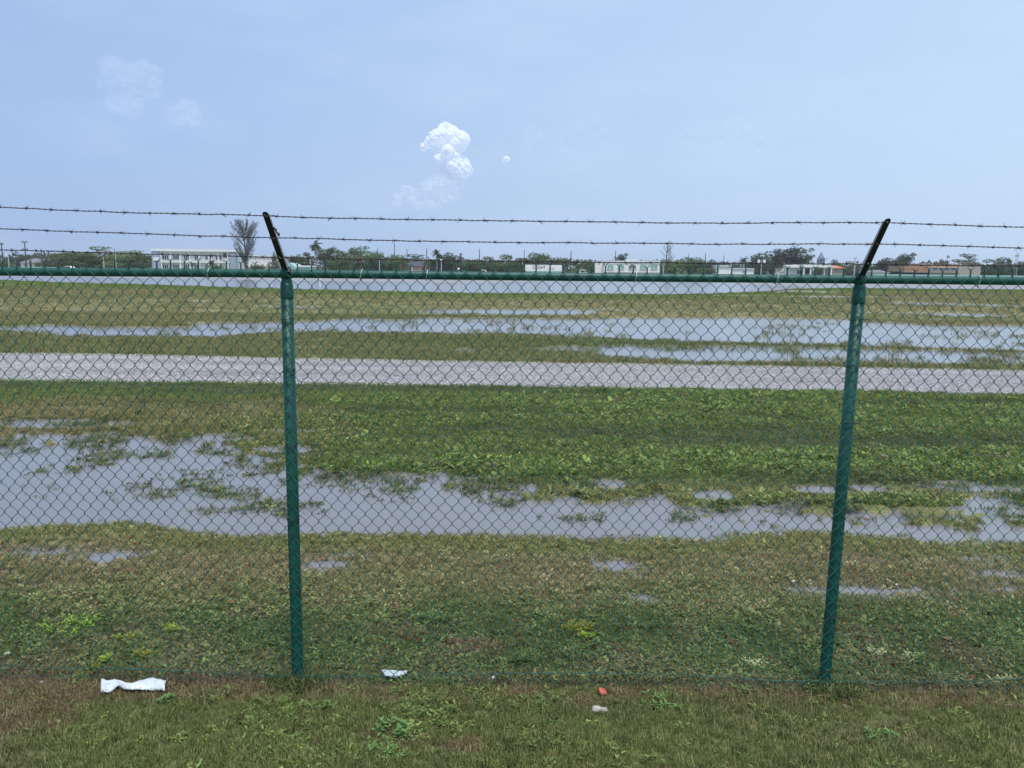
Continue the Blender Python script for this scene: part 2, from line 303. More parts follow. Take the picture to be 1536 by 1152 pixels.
# ground sheet
tt = np.linspace(-1, 1, 1000); gx = 1.42*np.sinh(7.6*tt)
gy = np.concatenate([-np.geomspace(400, 1.0, 30), np.linspace(-0.8, 1.9, 12), np.geomspace(2.0, 5000, 640)])
GX, GY = np.meshgrid(gx, gy); GH, GS = height(GX, GY)
nr, nc = GX.shape
V = np.stack([GX, GY, GH], -1).reshape(-1, 3)
I = np.arange(nr*nc).reshape(nr, nc); F = np.stack([I[:-1, :-1], I[:-1, 1:], I[1:, 1:], I[1:, :-1]], -1).reshape(-1, 4)
mg = bpy.data.materials.new('grassy_soil'); mg.use_nodes = True; t = mg.node_tree; b = t.nodes['Principled BSDF']
a = nd(t, 'ShaderNodeAttribute'); a.attribute_name = 'soil'; tcn = nd(t, 'ShaderNodeTexCoord')
def noise(t, src, scale, det=6, rough=0.6):
    n = nd(t, 'ShaderNodeTexNoise'); setin(n, {'Scale': scale, 'Detail': float(det), 'Roughness': rough}); t.links.new(src, n.inputs['Vector']); return n
n1 = noise(t, tcn.outputs['Object'], 26, 8, 0.75); n2 = noise(t, tcn.outputs['Object'], 1.6, 8, 0.7)
mpx = nd(t, 'ShaderNodeMapping'); mpx.inputs['Scale'].default_value = (0.22, 1.0, 1.0); t.links.new(tcn.outputs['Object'], mpx.inputs[0])
n3 = noise(t, mpx.outputs[0], 0.7, 8, 0.7)
def scaled(n, lo, hi, a0=0.3, a1=0.7):
    m = nd(t, 'ShaderNodeMapRange'); setin(m, {1: a0, 2: a1, 3: lo, 4: hi}); t.links.new(n.outputs[0], m.inputs[0]); return m.outputs[0]
mu = nd(t, 'ShaderNodeMath', operation='MULTIPLY'); t.links.new(scaled(n1, 0.45, 1.55), mu.inputs[0]); t.links.new(scaled(n2, 0.72, 1.28), mu.inputs[1])
mu2 = nd(t, 'ShaderNodeMath', operation='MULTIPLY'); t.links.new(mu.outputs[0], mu2.inputs[0]); t.links.new(scaled(n3, 0.72, 1.28), mu2.inputs[1])
vm = nd(t, 'ShaderNodeVectorMath', operation='SCALE'); t.links.new(a.outputs['Color'], vm.inputs[0]); t.links.new(mu2.outputs[0], vm.inputs['Scale'])
t.links.new(vm.outputs[0], b.inputs['Base Color']); b.inputs['Roughness'].default_value = 0.95; b.inputs['Specular IOR Level'].default_value = 0.15
bm = nd(t, 'ShaderNodeBump'); setin(bm, {'Strength': 0.9, 'Distance': 0.03}); t.links.new(n1.outputs[0], bm.inputs['Height']); t.links.new(bm.outputs[0], b.inputs['Normal'])
ground = big_mesh('ground', V, F, mg); tag(ground, kind='structure')
at_ = ground.data.attributes.new('soil', 'FLOAT_COLOR', 'POINT')
gc = ground_colour(GX, GY, GS).reshape(-1, 3); at_.data.foreach_set('color', np.concatenate([gc, np.ones((len(gc), 1))], 1).astype(np.float32).ravel())

# water sheets (level z = 0; the land rises through them)
mw = bpy.data.materials.new('shallow_rain_water'); mw.use_nodes = True; t = mw.node_tree; b = t.nodes['Principled BSDF']
setin(b, {'Base Color': (0.185, 0.178, 0.185, 1), 'Roughness': 0.07, 'IOR': 1.42})
tcn = nd(t, 'ShaderNodeTexCoord'); nA = noise(t, tcn.outputs['Object'], 9, 3, 0.5)
mpx = nd(t, 'ShaderNodeMapping'); mpx.inputs['Scale'].default_value = (0.35, 1.0, 1.0); mpx.inputs['Rotation'].default_value = (0, 0, 0.15); t.links.new(tcn.outputs['Object'], mpx.inputs[0])
nB = noise(t, mpx.outputs[0], 28, 3, 0.5); ad = nd(t, 'ShaderNodeMath', operation='ADD'); t.links.new(nA.outputs[0], ad.inputs[0]); t.links.new(nB.outputs[0], ad.inputs[1])
bm = nd(t, 'ShaderNodeBump'); setin(bm, {'Strength': 0.22, 'Distance': 0.012}); t.links.new(ad.outputs[0], bm.inputs['Height']); t.links.new(bm.outputs[0], b.inputs['Normal'])
def sheet(name, x0, x1, y0, y1, z, m, lab=None):
    mb = MB(); mb.add([(x0, y0, z), (x1, y0, z), (x1, y1, z), (x0, y1, z)], [(0, 1, 2, 3)]); o = mb.build(name, m); tag(o, kind='structure'); return o
sheet('puddle_water', -25, 25, 5.02, 12.5, 0.0, mw)
sheet('rain_pool_water', -120, 120, 15.5, 66, 0.0, mw)
# (a thin lip of grass separates the pools from the flooded taxiway)

# taxiway and its flooded part
ma = mat('weathered_asphalt', (0.26, 0.25, 0.26), 0.85, var=0.12, vscale=0.15, bump=0.2, bscale=20)
def strip(name, fn0, fn1, xs, rows, z, m, ragged=0.0, scale=0.3, seed=0, crown=0.0):
    Vv = []; 
    for i in range(rows+1):
        f = i/rows; y0 = fn0(xs) + ragged*fbm(xs*scale, xs*0, 5, seed); y1 = fn1(xs) + ragged*fbm(xs*scale, xs*0+5, 5, seed+3)
        yy = y0+(np.maximum(y1, y0+0.001)-y0)*f
        Vv.append(np.stack([xs, yy, np.full_like(xs, z)+crown*math.sin(math.pi*f)+(-0.04 if (crown and i in (0, rows)) else 0)], -1))
    Vv = np.array(Vv); n = len(xs); I = np.arange((rows+1)*n).reshape(rows+1, n)
    F = np.stack([I[:-1, :-1], I[:-1, 1:], I[1:, 1:], I[1:, :-1]], -1).reshape(-1, 4)
    o = big_mesh(name, Vv.reshape(-1, 3), F, m); tag(o, kind='structure'); return o
xs = np.linspace(-300, 320, 1400)
strip('taxiway', ap_near, lambda x: np.full_like(x, AP_FAR), xs, 3, 0.036, ma, 0.8, 0.15, 5)
mw2 = mw.copy(); mw2.name = 'flood_water_on_asphalt'; mw2.node_tree.nodes['Principled BSDF'].inputs['Roughness'].default_value = 0.16
strip('flood_water', lambda x: ap_near(x)+0.4, lambda x: np.maximum(ap_wet_far(x), ap_near(x)+sm(60, 20, x)*0+2.5), xs, 4, 0.042, mw2, 1.2, 0.2, 9)

# gravel perimeter road
mgv = bpy.data.materials.new('crushed_limestone'); mgv.use_nodes = True; t = mgv.node_tree; b = t.nodes['Principled BSDF']; b.inputs['Roughness'].default_value = 0.95
tcn = nd(t, 'ShaderNodeTexCoord'); vo = nd(t, 'ShaderNodeTexVoronoi'); vo.inputs['Scale'].default_value = 24; t.links.new(tcn.outputs['Object'], vo.inputs['Vector'])
vo2 = nd(t, 'ShaderNodeTexVoronoi'); vo2.inputs['Scale'].default_value = 30; t.links.new(tcn.outputs['Object'], vo2.inputs['Vector'])
rp = nd(t, 'ShaderNodeValToRGB'); e = rp.color_ramp.elements; e[0].position = 0.1; e[0].color = (0.085, 0.082, 0.088, 1); e[1].position = 0.9; e[1].color = (0.50, 0.475, 0.48, 1)
se = nd(t, 'ShaderNodeSeparateXYZ'); t.links.new(vo.outputs['Color'], se.inputs[0]); se2 = nd(t, 'ShaderNodeSeparateXYZ'); t.links.new(vo2.outputs['Color'], se2.inputs[0])
av = nd(t, 'ShaderNodeMix'); av.inputs[0].default_value = 0.4; t.links.new(se.outputs[0], av.inputs[2]); t.links.new(se2.outputs[0], av.inputs[3]); t.links.new(av.outputs[0], rp.inputs[0])
mpx = nd(t, 'ShaderNodeMapping'); mpx.inputs['Scale'].default_value = (0.12, 1.0, 1.0); t.links.new(tcn.outputs['Object'], mpx.inputs[0])
nn = noise(t, mpx.outputs[0], 1.1, 5, 0.6); mr = nd(t, 'ShaderNodeMapRange'); setin(mr, {1: 0.3, 2: 0.7, 3: 0.74, 4: 1.2}); t.links.new(nn.outputs[0], mr.inputs[0])
vm = nd(t, 'ShaderNodeVectorMath', operation='SCALE'); t.links.new(rp.outputs[0], vm.inputs[0]); t.links.new(mr.outputs[0], vm.inputs['Scale']); t.links.new(vm.outputs[0], b.inputs['Base Color'])
bm = nd(t, 'ShaderNodeBump'); setin(bm, {'Strength': 1.0, 'Distance': 0.03}); t.links.new(vo.outputs['Distance'], bm.inputs['Height']); t.links.new(bm.outputs[0], b.inputs['Normal'])
xs2 = np.linspace(-60, 60, 2400)
strip('gravel_road', rd_near, rd_far, xs2, 14, 0.038, mgv, 0.10, 2.0, 31, crown=0.015)

# loose stones on the road
STN = bpy.data.collections.new('stone_shapes')
import bmesh
for i in range(5):
    bm_ = bmesh.new(); bmesh.ops.create_icosphere(bm_, subdivisions=1, radius=1.0); rg_ = np.random.default_rng(80+i)
    for v in bm_.verts: v.co = Vector((v.co.x*rg_.uniform(0.8, 1.25), v.co.y*rg_.uniform(0.7, 1.1), v.co.z*rg_.uniform(0.5, 0.85)))
    me_ = bpy.data.meshes.new('stone_%d' % i); bm_.to_mesh(me_); bm_.free(); STN.objects.link(bpy.data.objects.new('stone_%d' % i, me_))
ms = bpy.data.materials.new('gravel_stone'); ms.use_nodes = True; b = ms.node_tree.nodes['Principled BSDF']; b.inputs['Roughness'].default_value = 0.95; b.inputs['Specular IOR Level'].default_value = 0.2
a = nd(ms.node_tree, 'ShaderNodeAttribute'); a.attribute_type = 'INSTANCER'; a.attribute_name = 'col'; ms.node_tree.links.new(a.outputs['Color'], b.inputs['Base Color'])
for o in STN.objects: o.data.materials.append(ms)
# ------------------------------------------------------------------ grass and weeds
PROT = bpy.data.collections.new('tuft_shapes')       # not linked to the scene: only a source of blades
def proto(name, leaves, seed):
    rg = np.random.default_rng(seed); V = []; F = []; tint = []
    for (kind, n, L, W, spread, lean) in leaves:
        for i in range(n):
            a = rg.uniform(0, 2*math.pi); r = spread*math.sqrt(rg.uniform()); bx, by = r*math.cos(a), r*math.sin(a)
            d = rg.uniform(0, 2*math.pi); dx, dy = math.cos(d), math.sin(d); l = L*rg.uniform(0.6, 1.25); wd = W*rg.uniform(0.7, 1.2); k = lean*rg.uniform(0.3, 1.3)
            px, py = -dy*wd/2, dx*wd/2; tn = rg.uniform(0.6, 1.45); wm = rg.uniform(0.9, 1.15); b0 = len(V)
            if kind == 'blade':
                h1, o1 = l*0.55*math.cos(k*0.5), l*0.55*math.sin(k*0.5); h2, o2 = h1+l*0.45*math.cos(k*1.2), o1+l*0.45*math.sin(k*1.2)
                V += [(bx-px, by-py, -0.004), (bx+px, by+py, -0.004), (bx+px*0.8+dx*o1, by+py*0.8+dy*o1, h1), (bx-px*0.8+dx*o1, by-py*0.8+dy*o1, h1), (bx+dx*o2, by+dy*o2, h2)]
                F += [(b0, b0+1, b0+2, b0+3), (b0+3, b0+2, b0+4)]; m = 5
            else:       # broad leaf on a short stalk
                z0 = rg.uniform(0.0, 0.35)*l; s0 = 0.18*l; up = math.cos(k); ou = math.sin(k)
                q = lambda s, w_, dz=0: (bx+dx*(s0+ou*l*s)+px*w_*2, by+dy*(s0+ou*l*s)+py*w_*2, z0+0.3*l+up*l*s*(1-0.45*s)+dz)
                V += [q(0, 0), q(0.35, 0.5, 0.1*wd), q(0.35, 0, -0.05*wd), q(0.35, -0.5, 0.1*wd), q(0.72, 0.38, 0.08*wd), q(0.72, 0, -0.04*wd), q(0.72, -0.38, 0.08*wd), q(1.0, 0)]
                F += [(b0, b0+1, b0+2), (b0, b0+2, b0+3), (b0+1, b0+4, b0+5, b0+2), (b0+2, b0+5, b0+6, b0+3), (b0+4, b0+7, b0+5), (b0+5, b0+7, b0+6)]; m = 8
            tint += [(tn*wm, tn, tn*0.9, 1)]*m
    me = bpy.data.meshes.new(name); me.from_pydata(V, [], F); me.materials.append(M['tuft'])
    at_ = me.attributes.new('tint', 'FLOAT_COLOR', 'POINT'); at_.data.foreach_set('color', np.array(tint, np.float32).ravel())
    o = bpy.data.objects.new(name, me); PROT.objects.link(o)
# 0-3 mown grass, 4-6 short spiky weeds, 7-10 broad leaves, 11-12 coarse far tufts, 13-14 litter of dead blades (names sort alphabetically)
for i in range(4): proto('shape_%02d' % i, [('blade', 16, 0.042, 0.0030, 0.030, 0.75)], 10+i)
for i in range(3): proto('shape_%02d' % (4+i), [('blade', 10, 0.045, 0.004, 0.03, 1.0), ('leaf', 7, 0.022, 0.009, 0.03, 1.2)], 20+i)
for i in range(4): proto('shape_%02d' % (7+i), [('leaf', 9+i, 0.034, 0.015, 0.03, 1.15)], 30+i)
for i in range(2): proto('shape_%02d' % (11+i), [('blade', 16, 0.11, 0.012, 0.13, 0.9)], 40+i)
for i in range(2): proto('shape_%02d' % (13+i), [('blade', 14, 0.05, 0.0030, 0.035, 1.55)], 50+i)
ng = bpy.data.node_groups.new('scatter', 'GeometryNodeTree')
ng.interface.new_socket('Geometry', in_out='INPUT', socket_type='NodeSocketGeometry'); ng.interface.new_socket('Geometry', in_out='OUTPUT', socket_type='NodeSocketGeometry')
gi = nd(ng, 'NodeGroupInput'); go = nd(ng, 'NodeGroupOutput'); iop = nd(ng, 'GeometryNodeInstanceOnPoints'); ci = nd(ng, 'GeometryNodeCollectionInfo')
ci.inputs[0].default_value = PROT; ci.inputs[1].default_value = True; ci.inputs[2].default_value = True
def na(name, typ):
    n = nd(ng, 'GeometryNodeInputNamedAttribute', data_type=typ); n.inputs[0].default_value = name
    return [o for o in n.outputs if o.enabled and o.name == 'Attribute'][0]
ng.links.new(gi.outputs[0], iop.inputs['Points']); ng.links.new(ci.outputs[0], iop.inputs['Instance']); iop.inputs['Pick Instance'].default_value = True
ng.links.new(na('idx', 'INT'), iop.inputs['Instance Index']); ng.links.new(na('rot', 'FLOAT_VECTOR'), iop.inputs['Rotation']); ng.links.new(na('scl', 'FLOAT'), iop.inputs['Scale'])
ng.links.new(iop.outputs[0], go.inputs[0])
def scatter(name, X, Y, idx, scl, col, label, tilt=0.15, dz=0.0, cat='grass', group=None, H=None):
    if H is None: H, s = height(X, Y)
    n = len(X)
    me = bpy.data.meshes.new(name); me.vertices.add(n); me.vertices.foreach_set('co', np.stack([X, Y, H+dz], -1).astype(np.float32).ravel())
    def A(nm, ty, key, v): q = me.attributes.new(nm, ty, 'POINT'); q.data.foreach_set(key, v.ravel())
    A('idx', 'INT', 'value', idx.astype(np.int32)); A('scl', 'FLOAT', 'value', scl.astype(np.float32))
    rot = np.stack([RNG.normal(0, tilt, n), RNG.normal(0, tilt, n), RNG.uniform(0, 6.283, n)], -1); A('rot', 'FLOAT_VECTOR', 'vector', rot.astype(np.float32))
    A('col', 'FLOAT_COLOR', 'color', np.concatenate([np.clip(col, 0.005, 1), np.ones((n, 1))], 1).astype(np.float32))
    o = bpy.data.objects.new(name, me); COL.objects.link(o); md = o.modifiers.new('scatter', 'NODES'); md.node_group = group or ng
    me.materials.append(M['tuft']); tag(o, label, cat, kind='stuff'); return o
def pts(n, x0, x1, y0, y1, keep=None, fan=None):
    Y = RNG.uniform(y0, y1, n); X = RNG.uniform(x0, x1, n)
    if fan: X = RNG.uniform(-1, 1, n)*(Y*fan+0.6)
    if keep is not None: k = keep(X, Y); X, Y = X[k], Y[k]
    return X, Y
def zone_col(X, Y, gain=1.0, sd=0.18):
    c = ground_colour(X, Y, np.full(X.shape, -9.0)); return c*1.13*gain*(1+sd*RNG.normal(size=(len(X), 1)))
ng2 = ng.copy(); ng2.nodes['Collection Info'].inputs[0].default_value = STN
Y = RNG.uniform(13.0, 21.5, 150000); X = RNG.uniform(-1, 1, len(Y))*(Y*0.74+1)
f = (Y-rd_near(X))/(rd_far(X)-rd_near(X)); k = (f > -0.02+0.02*RNG.normal(size=len(X))) & (f < 1.02+0.02*RNG.normal(size=len(X))); X, Y, f = X[k], Y[k], f[k]
rut = np.exp(-((f-0.30)/0.09)**2)+np.exp(-((f-0.68)/0.09)**2); k = RNG.uniform(size=len(X)) > 0.55*rut; X, Y, f = X[k], Y[k], f[k]
g = np.clip(RNG.normal(0.48, 0.16, (len(X), 1)), 0.08, 0.70)*(1-0.22*rut[k][:, None]); c = g*C_(1.02, 0.98, 1.0)
scatter('gravel', X, Y, RNG.integers(0, 5, len(X)), RNG.uniform(0.006, 0.012, len(X))*np.where(RNG.uniform(size=len(X)) < 0.06, 1.8, 1.0), c, 'loose grey and white limestone gravel covering the road', tilt=0.5, cat='gravel', group=ng2, H=0.042+0.015*np.sin(np.pi*np.clip(f, 0, 1)))
# 1 mown verge in front of the fence
X, Y = pts(46000, 0, 0, 1.9, 4.0, fan=0.95)
nb = fbm(X*2.6, Y*2.6, 4, 120); bare = sm(0.35, 0.8, nb+0.25*fbm(X*8, Y*8, 2, 7))*0.7 + 0.5*sm(3.75, 3.95, Y)
k = RNG.uniform(size=len(X)) > bare; X, Y = X[k], Y[k]
c = zone_col(X, Y, 1.25, 0.38); c = lerp(c, C_(0.150, 0.205, 0.075), np.clip(RNG.normal(0.40, 0.3, (len(X), 1)), 0, 1))
scatter('mown_grass', X, Y, RNG.integers(0, 4, len(X)), RNG.uniform(0.5, 1.05, len(X))*(1+0.35*fbm(X*2.2, Y*3, 3, 72))*np.where(RNG.uniform(size=len(X)) < 0.03, 1.5, 1.0), c, 'short mown olive grass in front of the green fence')
# small broad-leaved weeds among the mown blades
X, Y = pts(13000, 0, 0, 2.2, 4.05, fan=0.95, keep=lambda X, Y: RNG.uniform(size=len(X)) < 0.12+0.88*sm(0.05, 0.5, fbm(X*1.7+3, Y*2.2, 3, 71)+0.12*sm(1.2, 0, np.abs(X+0.3))))
c = lerp(C_(0.14, 0.23, 0.07), C_(0.25, 0.33, 0.10), RNG.uniform(size=(len(X), 1)))*RNG.uniform(0.7, 1.15, (len(X), 1))
scatter('verge_weeds', X, Y, RNG.integers(5, 11, len(X)), RNG.uniform(0.45, 0.95, len(X)), c, 'small broad leaved weeds mixed into the mown verge', cat='weeds')
# longer growth round the post feet, where the mower does not reach
X = np.concatenate([RNG.normal(px_, 0.07, 90) for px_ in (gnd(447, 1022).x, gnd(1236, 1030).x)]); Y = RNG.normal(3.97, 0.05, len(X))
scatter('post_foot_grass', X, Y, RNG.integers(0, 7, len(X)), RNG.uniform(1.2, 2.0, len(X)), C_(0.14, 0.18, 0.07)*RNG.uniform(0.6, 1.3, (len(X), 1)), 'longer grass left standing round the feet of the fence posts', tilt=0.35)
# dead blades and thatch along the fence line
X, Y = pts(6500, -4.6, 4.6, 3.78, 4.12, keep=lambda X, Y: RNG.uniform(size=len(X)) < 0.35+0.65*sm(-0.2, 0.5, fbm(X*2, Y*2, 3, 61)))
X2, Y2 = pts(1800, -3.6, -2.2, 3.5, 4.0); X = np.concatenate([X, X2]); Y = np.concatenate([Y, Y2])
c = lerp(C_(0.22, 0.135, 0.095), C_(0.34, 0.26, 0.16), RNG.uniform(size=(len(X), 1)))*RNG.uniform(0.5, 1.2, (len(X), 1))
scatter('dead_grass', X, Y, RNG.integers(13, 15, len(X)), RNG.uniform(0.6, 1.2, len(X)), c, 'brown dead clippings lying along the foot of the fence')
# 2 behind the fence up to the first puddle
def dry_keep(X, Y): return wet(X, Y) < 0.015 + 0.07*np.abs(RNG.normal(size=len(X)))
X, Y = pts(70000, 0, 0, 4.03, 6.9, fan=0.85, keep=dry_keep)
k = RNG.uniform(size=len(X)) < sm(7.5, 4.0, Y)*0.55+0.45; X, Y = X[k], Y[k]
c = zone_col(X, Y, 1.2, 0.25); gr = (sm(5.7, 4.5, Y+0.9*fbm(X*0.8, Y*0.8, 3, 8))*(0.45+0.55*sm(-0.5, 0.1, fbm(X*1.6, Y*1.6, 3, 18))))[:, None]
c = lerp(c, C_(0.215, 0.275, 0.095), gr*np.clip(RNG.normal(0.6, 0.3, (len(X), 1)), 0, 1))
idx = np.where(RNG.uniform(size=len(X)) < 0.45*gr[:, 0]+0.12, RNG.integers(4, 11, len(X)), RNG.integers(0, 7, len(X)))
rs = RNG.uniform(size=len(X)) < 0.05; c[rs] = C_(0.24, 0.12, 0.07)*RNG.uniform(0.5, 1.2, (rs.sum(), 1))
scatter('low_weeds', X, Y, idx, RNG.uniform(0.5, 1.05, len(X)), c, 'low green weeds and brownish grass just behind the fence', cat='weeds')
# 3 lush strip between the first puddle and the gravel road, thinning out into the water
def k3(X, Y):
    s = wet(X, Y); return (s < 0.0+0.02*RNG.normal(size=len(X))) & (Y < rd_near(X)-0.05+0.25*fbm(X*2, Y*2, 3, 44)) & (Y > p1_near(X)+0.8)
X, Y = pts(125000, 0, 0, 7.3, 14.6, fan=0.80, keep=k3)
c = zone_col(X, Y, 1.25, 0.25); st = fbm(X*0.22, Y*1.5, 4, 160)+0.5*fbm(X*1.4, Y*2.2, 3, 34); c = lerp(c, C_(0.185, 0.255, 0.07), 0.65*sm(0.3, -0.4, st)[:, None]*sm(-5.5, -0.5, X+1.5*fbm(X*0.6, Y*0.6, 3, 35))[:, None]); dk = RNG.uniform(size=len(X)) < 0.06; c[dk] = C_(0.19, 0.15, 0.085)
keep = RNG.uniform(size=len(X)) < 0.45+0.55*sm(0.45, -0.2, st); X, Y, c, st = X[keep], Y[keep], c[keep], st[keep]
br = RNG.uniform(size=len(X)) < 0.42*sm(-5.5, 0.5, X)*sm(0.5, -0.3, st)
idx = np.where(br, RNG.integers(7, 11, len(X)), np.where(RNG.uniform(size=len(X)) < 0.5, RNG.integers(4, 7, len(X)), RNG.integers(0, 4, len(X))))
scatter('lush_weeds', X, Y, idx, RNG.uniform(0.5, 1.25, len(X))*(1.15-0.5*st)*np.where(RNG.uniform(size=len(X)) < 0.05, 1.7, 1.0), c, 'lush green broad-leaved weeds between the near puddle and gravel road', cat='weeds', tilt=0.3)
# sprigs standing in the puddle's far side
def k3b(X, Y):
    f = p1_far(X)-Y; s = wet(X, Y); dens = np.maximum(sm(1.3, 0.0, f), 0.85*sm(2.8, 1.0, f)*sm(-5.6, -4.6, X)*sm(-1.6, -2.4, X))*sm(-0.1, 0.5, fbm(X*2.5, Y*2.5, 3, 90)+0.1*fbm(X*7, Y*7, 2, 3)); return (s > 0) & (RNG.uniform(size=len(X)) < dens*0.7) & (Y > p1_near(X)+0.5)
X, Y = pts(60000, 0, 0, 6.3, 12.0, fan=0.80, keep=k3b)
c = lerp(C_(0.14, 0.15, 0.06), C_(0.16, 0.20, 0.065), RNG.uniform(size=(len(X), 1)))*RNG.uniform(0.6, 1.3, (len(X), 1))
scatter('puddle_sprigs', X, Y, RNG.integers(0, 11, len(X)), RNG.uniform(0.8, 1.5, len(X)), c, 'sparse weed sprigs standing in the shallow near puddle', cat='weeds', dz=0.04)
# 4 coarse grass beyond the road
def k4(X, Y): return (wet(X, Y) < 0.05) & (Y > rd_far(X)+0.1)
X, Y = pts(42000, 0, 0, 17, 36, fan=0.78, keep=k4); X2, Y2 = pts(30000, 0, 0, 34, 100, fan=0.76, keep=lambda X, Y: (wet(X, Y) < 0.05) & (Y < ap_near(X)-1)); X = np.concatenate([X, X2]); Y = np.concatenate([Y, Y2])
c = zone_col(X, Y, 1.15, 0.18)
scatter('field_grass', X, Y, RNG.integers(11, 13, len(X)), RNG.uniform(0.6, 1.1, len(X))*(1+sm(30, 70, Y)), c, 'coarse yellowish grass of the airfield beyond the gravel road')
def k5(X, Y): s = wet(X, Y); return (s > 0.0) & (Y > rd_far(X)+0.3) & (RNG.uniform(size=len(X)) < 0.5*sm(0.05, 0.5, fbm(X*1.4, Y*0.9, 3, 91)))
X, Y = pts(16000, 0, 0, 18, 25.5, fan=0.78, keep=k5); X2, Y2 = pts(2500, 0, 0, 26, 40, fan=0.76, keep=lambda X, Y: (wet(X, Y) > 0) & (fbm(X*0.5, Y*0.5, 3, 92) > 0.25)); X = np.concatenate([X, X2]); Y = np.concatenate([Y, Y2])
scatter('pool_tufts', X, Y, RNG.integers(11, 13, len(X)), RNG.uniform(0.7, 1.3, len(X)), zone_col(X, Y, 1.15), 'grass tufts standing out of the flooded field beyond the road', dz=0.04)

def weed_plant(x, y, size, col, label, n=26, grp='bright lime weeds growing behind the fence', spread=None, name='leafy_weed'):
    p = gnd(x, y); rg = np.random.default_rng(int(x*7+y)); mb = MB(); H, _ = height(np.array([p.x]), np.array([p.y])); z0 = H[0]; spread = spread or size
    for i in range(n):
        a = rg.uniform(0, 6.283); r = spread*math.sqrt(rg.uniform()); bx, by = p.x+r*math.cos(a), p.y+0.6*r*math.sin(a)
        hh = size*rg.uniform(0.3, 0.9); d0 = rg.uniform(0, 6.283)
        mb.tube([(bx, by, z0-0.005), (bx+0.1*hh, by, z0+hh)], 0.0012, 4)
        mb.tube([(p.x, p.y, z0+0.004), ((p.x+bx)/2, (p.y+by)/2, z0+0.012), (bx, by, z0+0.002)], 0.001, 3)
        for j in range(5):
            d = d0+j*2.4; l = 0.026*rg.uniform(0.7, 1.3); wd = l*0.42; zz = z0+hh*(0.55+0.12*j); dx, dy = math.cos(d), math.sin(d); u = rg.uniform(0.2, 0.9)
            q = lambda s, w_: (bx+0.1*hh+dx*l*s-dy*w_*wd, by+dy*l*s+dx*w_*wd, zz+u*l*s*(1-0.4*s))
            mb.add([q(0, 0), q(0.45, 0.5), q(1, 0), q(0.45, -0.5)], [(0, 1, 2, 3)])
    o = mb.build(name, col, loc=(p.x, p.y, z0)); tag(o, label, 'plant', grp); return o
LIME = leafmat('lime_leaves', (0.36, 0.44, 0.055), var=0.2, vscale=20); LG = leafmat('fresh_green_leaves', (0.16, 0.25, 0.075), var=0.25, vscale=20); CREAM = leafmat('cream_leaves', (0.5, 0.5, 0.25), var=0.2, vscale=20)
for (x, y, s, m_, n, sp, lab) in [
    (865, 950, 0.055, LIME, 26, 0.10, 'brightest lime yellow weed clump behind the fence, mid panel'),
    (880, 962, 0.045, LIME, 10, 0.05, 'small lime sprig just below the brightest lime clump'),
    (215, 992, 0.05, LIME, 13, 0.06, 'lime weed behind the mesh just above the white plastic'),
    (160, 1001, 0.06, LIME, 8, 0.04, 'lime sprig at the mesh foot above the left end of the plastic'),
    (143, 1010, 0.05, LIME, 6, 0.03, 'small lime sprig at the left tip of the white plastic'),
    (105, 948, 0.05, LIME, 24, 0.19, 'wide band of yellow green weeds behind the mesh, far left'),
    (258, 950, 0.05, LIME, 9, 0.06, 'yellow green sprig behind the mesh, right of the wide left band'),
    (190, 965, 0.045, LIME, 12, 0.09, 'loose yellow green sprigs between the wide band and the white plastic'),
    (1313, 988, 0.04, CREAM, 12, 0.05, 'pale cream leaved weed right of the right post'),
    (1372, 992, 0.04, CREAM, 8, 0.06, 'second pale cream weed further right of the right post'),
    (1497, 1028, 0.045, CREAM, 9, 0.06, 'pale yellow weed at the mesh foot near the right edge'),
    (1130, 1003, 0.05, CREAM, 9, 0.07, 'pale yellow sprigs left of the right post foot'),
    (650, 938, 0.06, LG, 22, 0.10, 'fresh green weed clump behind the mesh in mid panel'),
    (783, 1000, 0.07, LG, 18, 0.09, 'green weed against the bottom wire near the panel middle')]:
    weed_plant(x, y, s*1.25, m_, lab, int(n*1.7), spread=sp)
G2 = 'broad green weeds in the mown verge'
for (x, y, s, n, sp, lab) in [
    (590, 1104, 0.06, 26, 0.11, 'largest broad green weed in the mown verge, below the left half of the panel'),
    (640, 1068, 0.05, 22, 0.16, 'spread of green weeds under the middle of the left half panel'),
    (800, 1060, 0.055, 20, 0.13, 'green weeds in the verge below the lighter stone chip at panel middle'),
    (812, 1120, 0.05, 16, 0.12, 'green weeds near the bottom edge at the photo centre'),
    (1235, 1035, 0.06, 22, 0.13, 'leafy weed at the foot of the right post'),
    (1115, 1045, 0.05, 10, 0.07, 'small green weed left of the right post in the verge'),
    (1320, 1115, 0.05, 14, 0.10, 'green weed in the verge below and right of the right post'),
    (480, 1068, 0.045, 10, 0.09, 'two leaf weed in the verge below the left post'),
    (250, 1055, 0.04, 8, 0.06, 'small bright weed below the white plastic'),
    (405, 1062, 0.045, 12, 0.09, 'green weed left below the left post'),
    (985, 1060, 0.045, 14, 0.14, 'green weeds in the verge right of the orange scrap'),
    (570, 1140, 0.05, 14, 0.12, 'green weeds on the bottom edge below the left half of the panel')]:
    weed_plant(x, y, s, LG, lab, n, G2, sp)

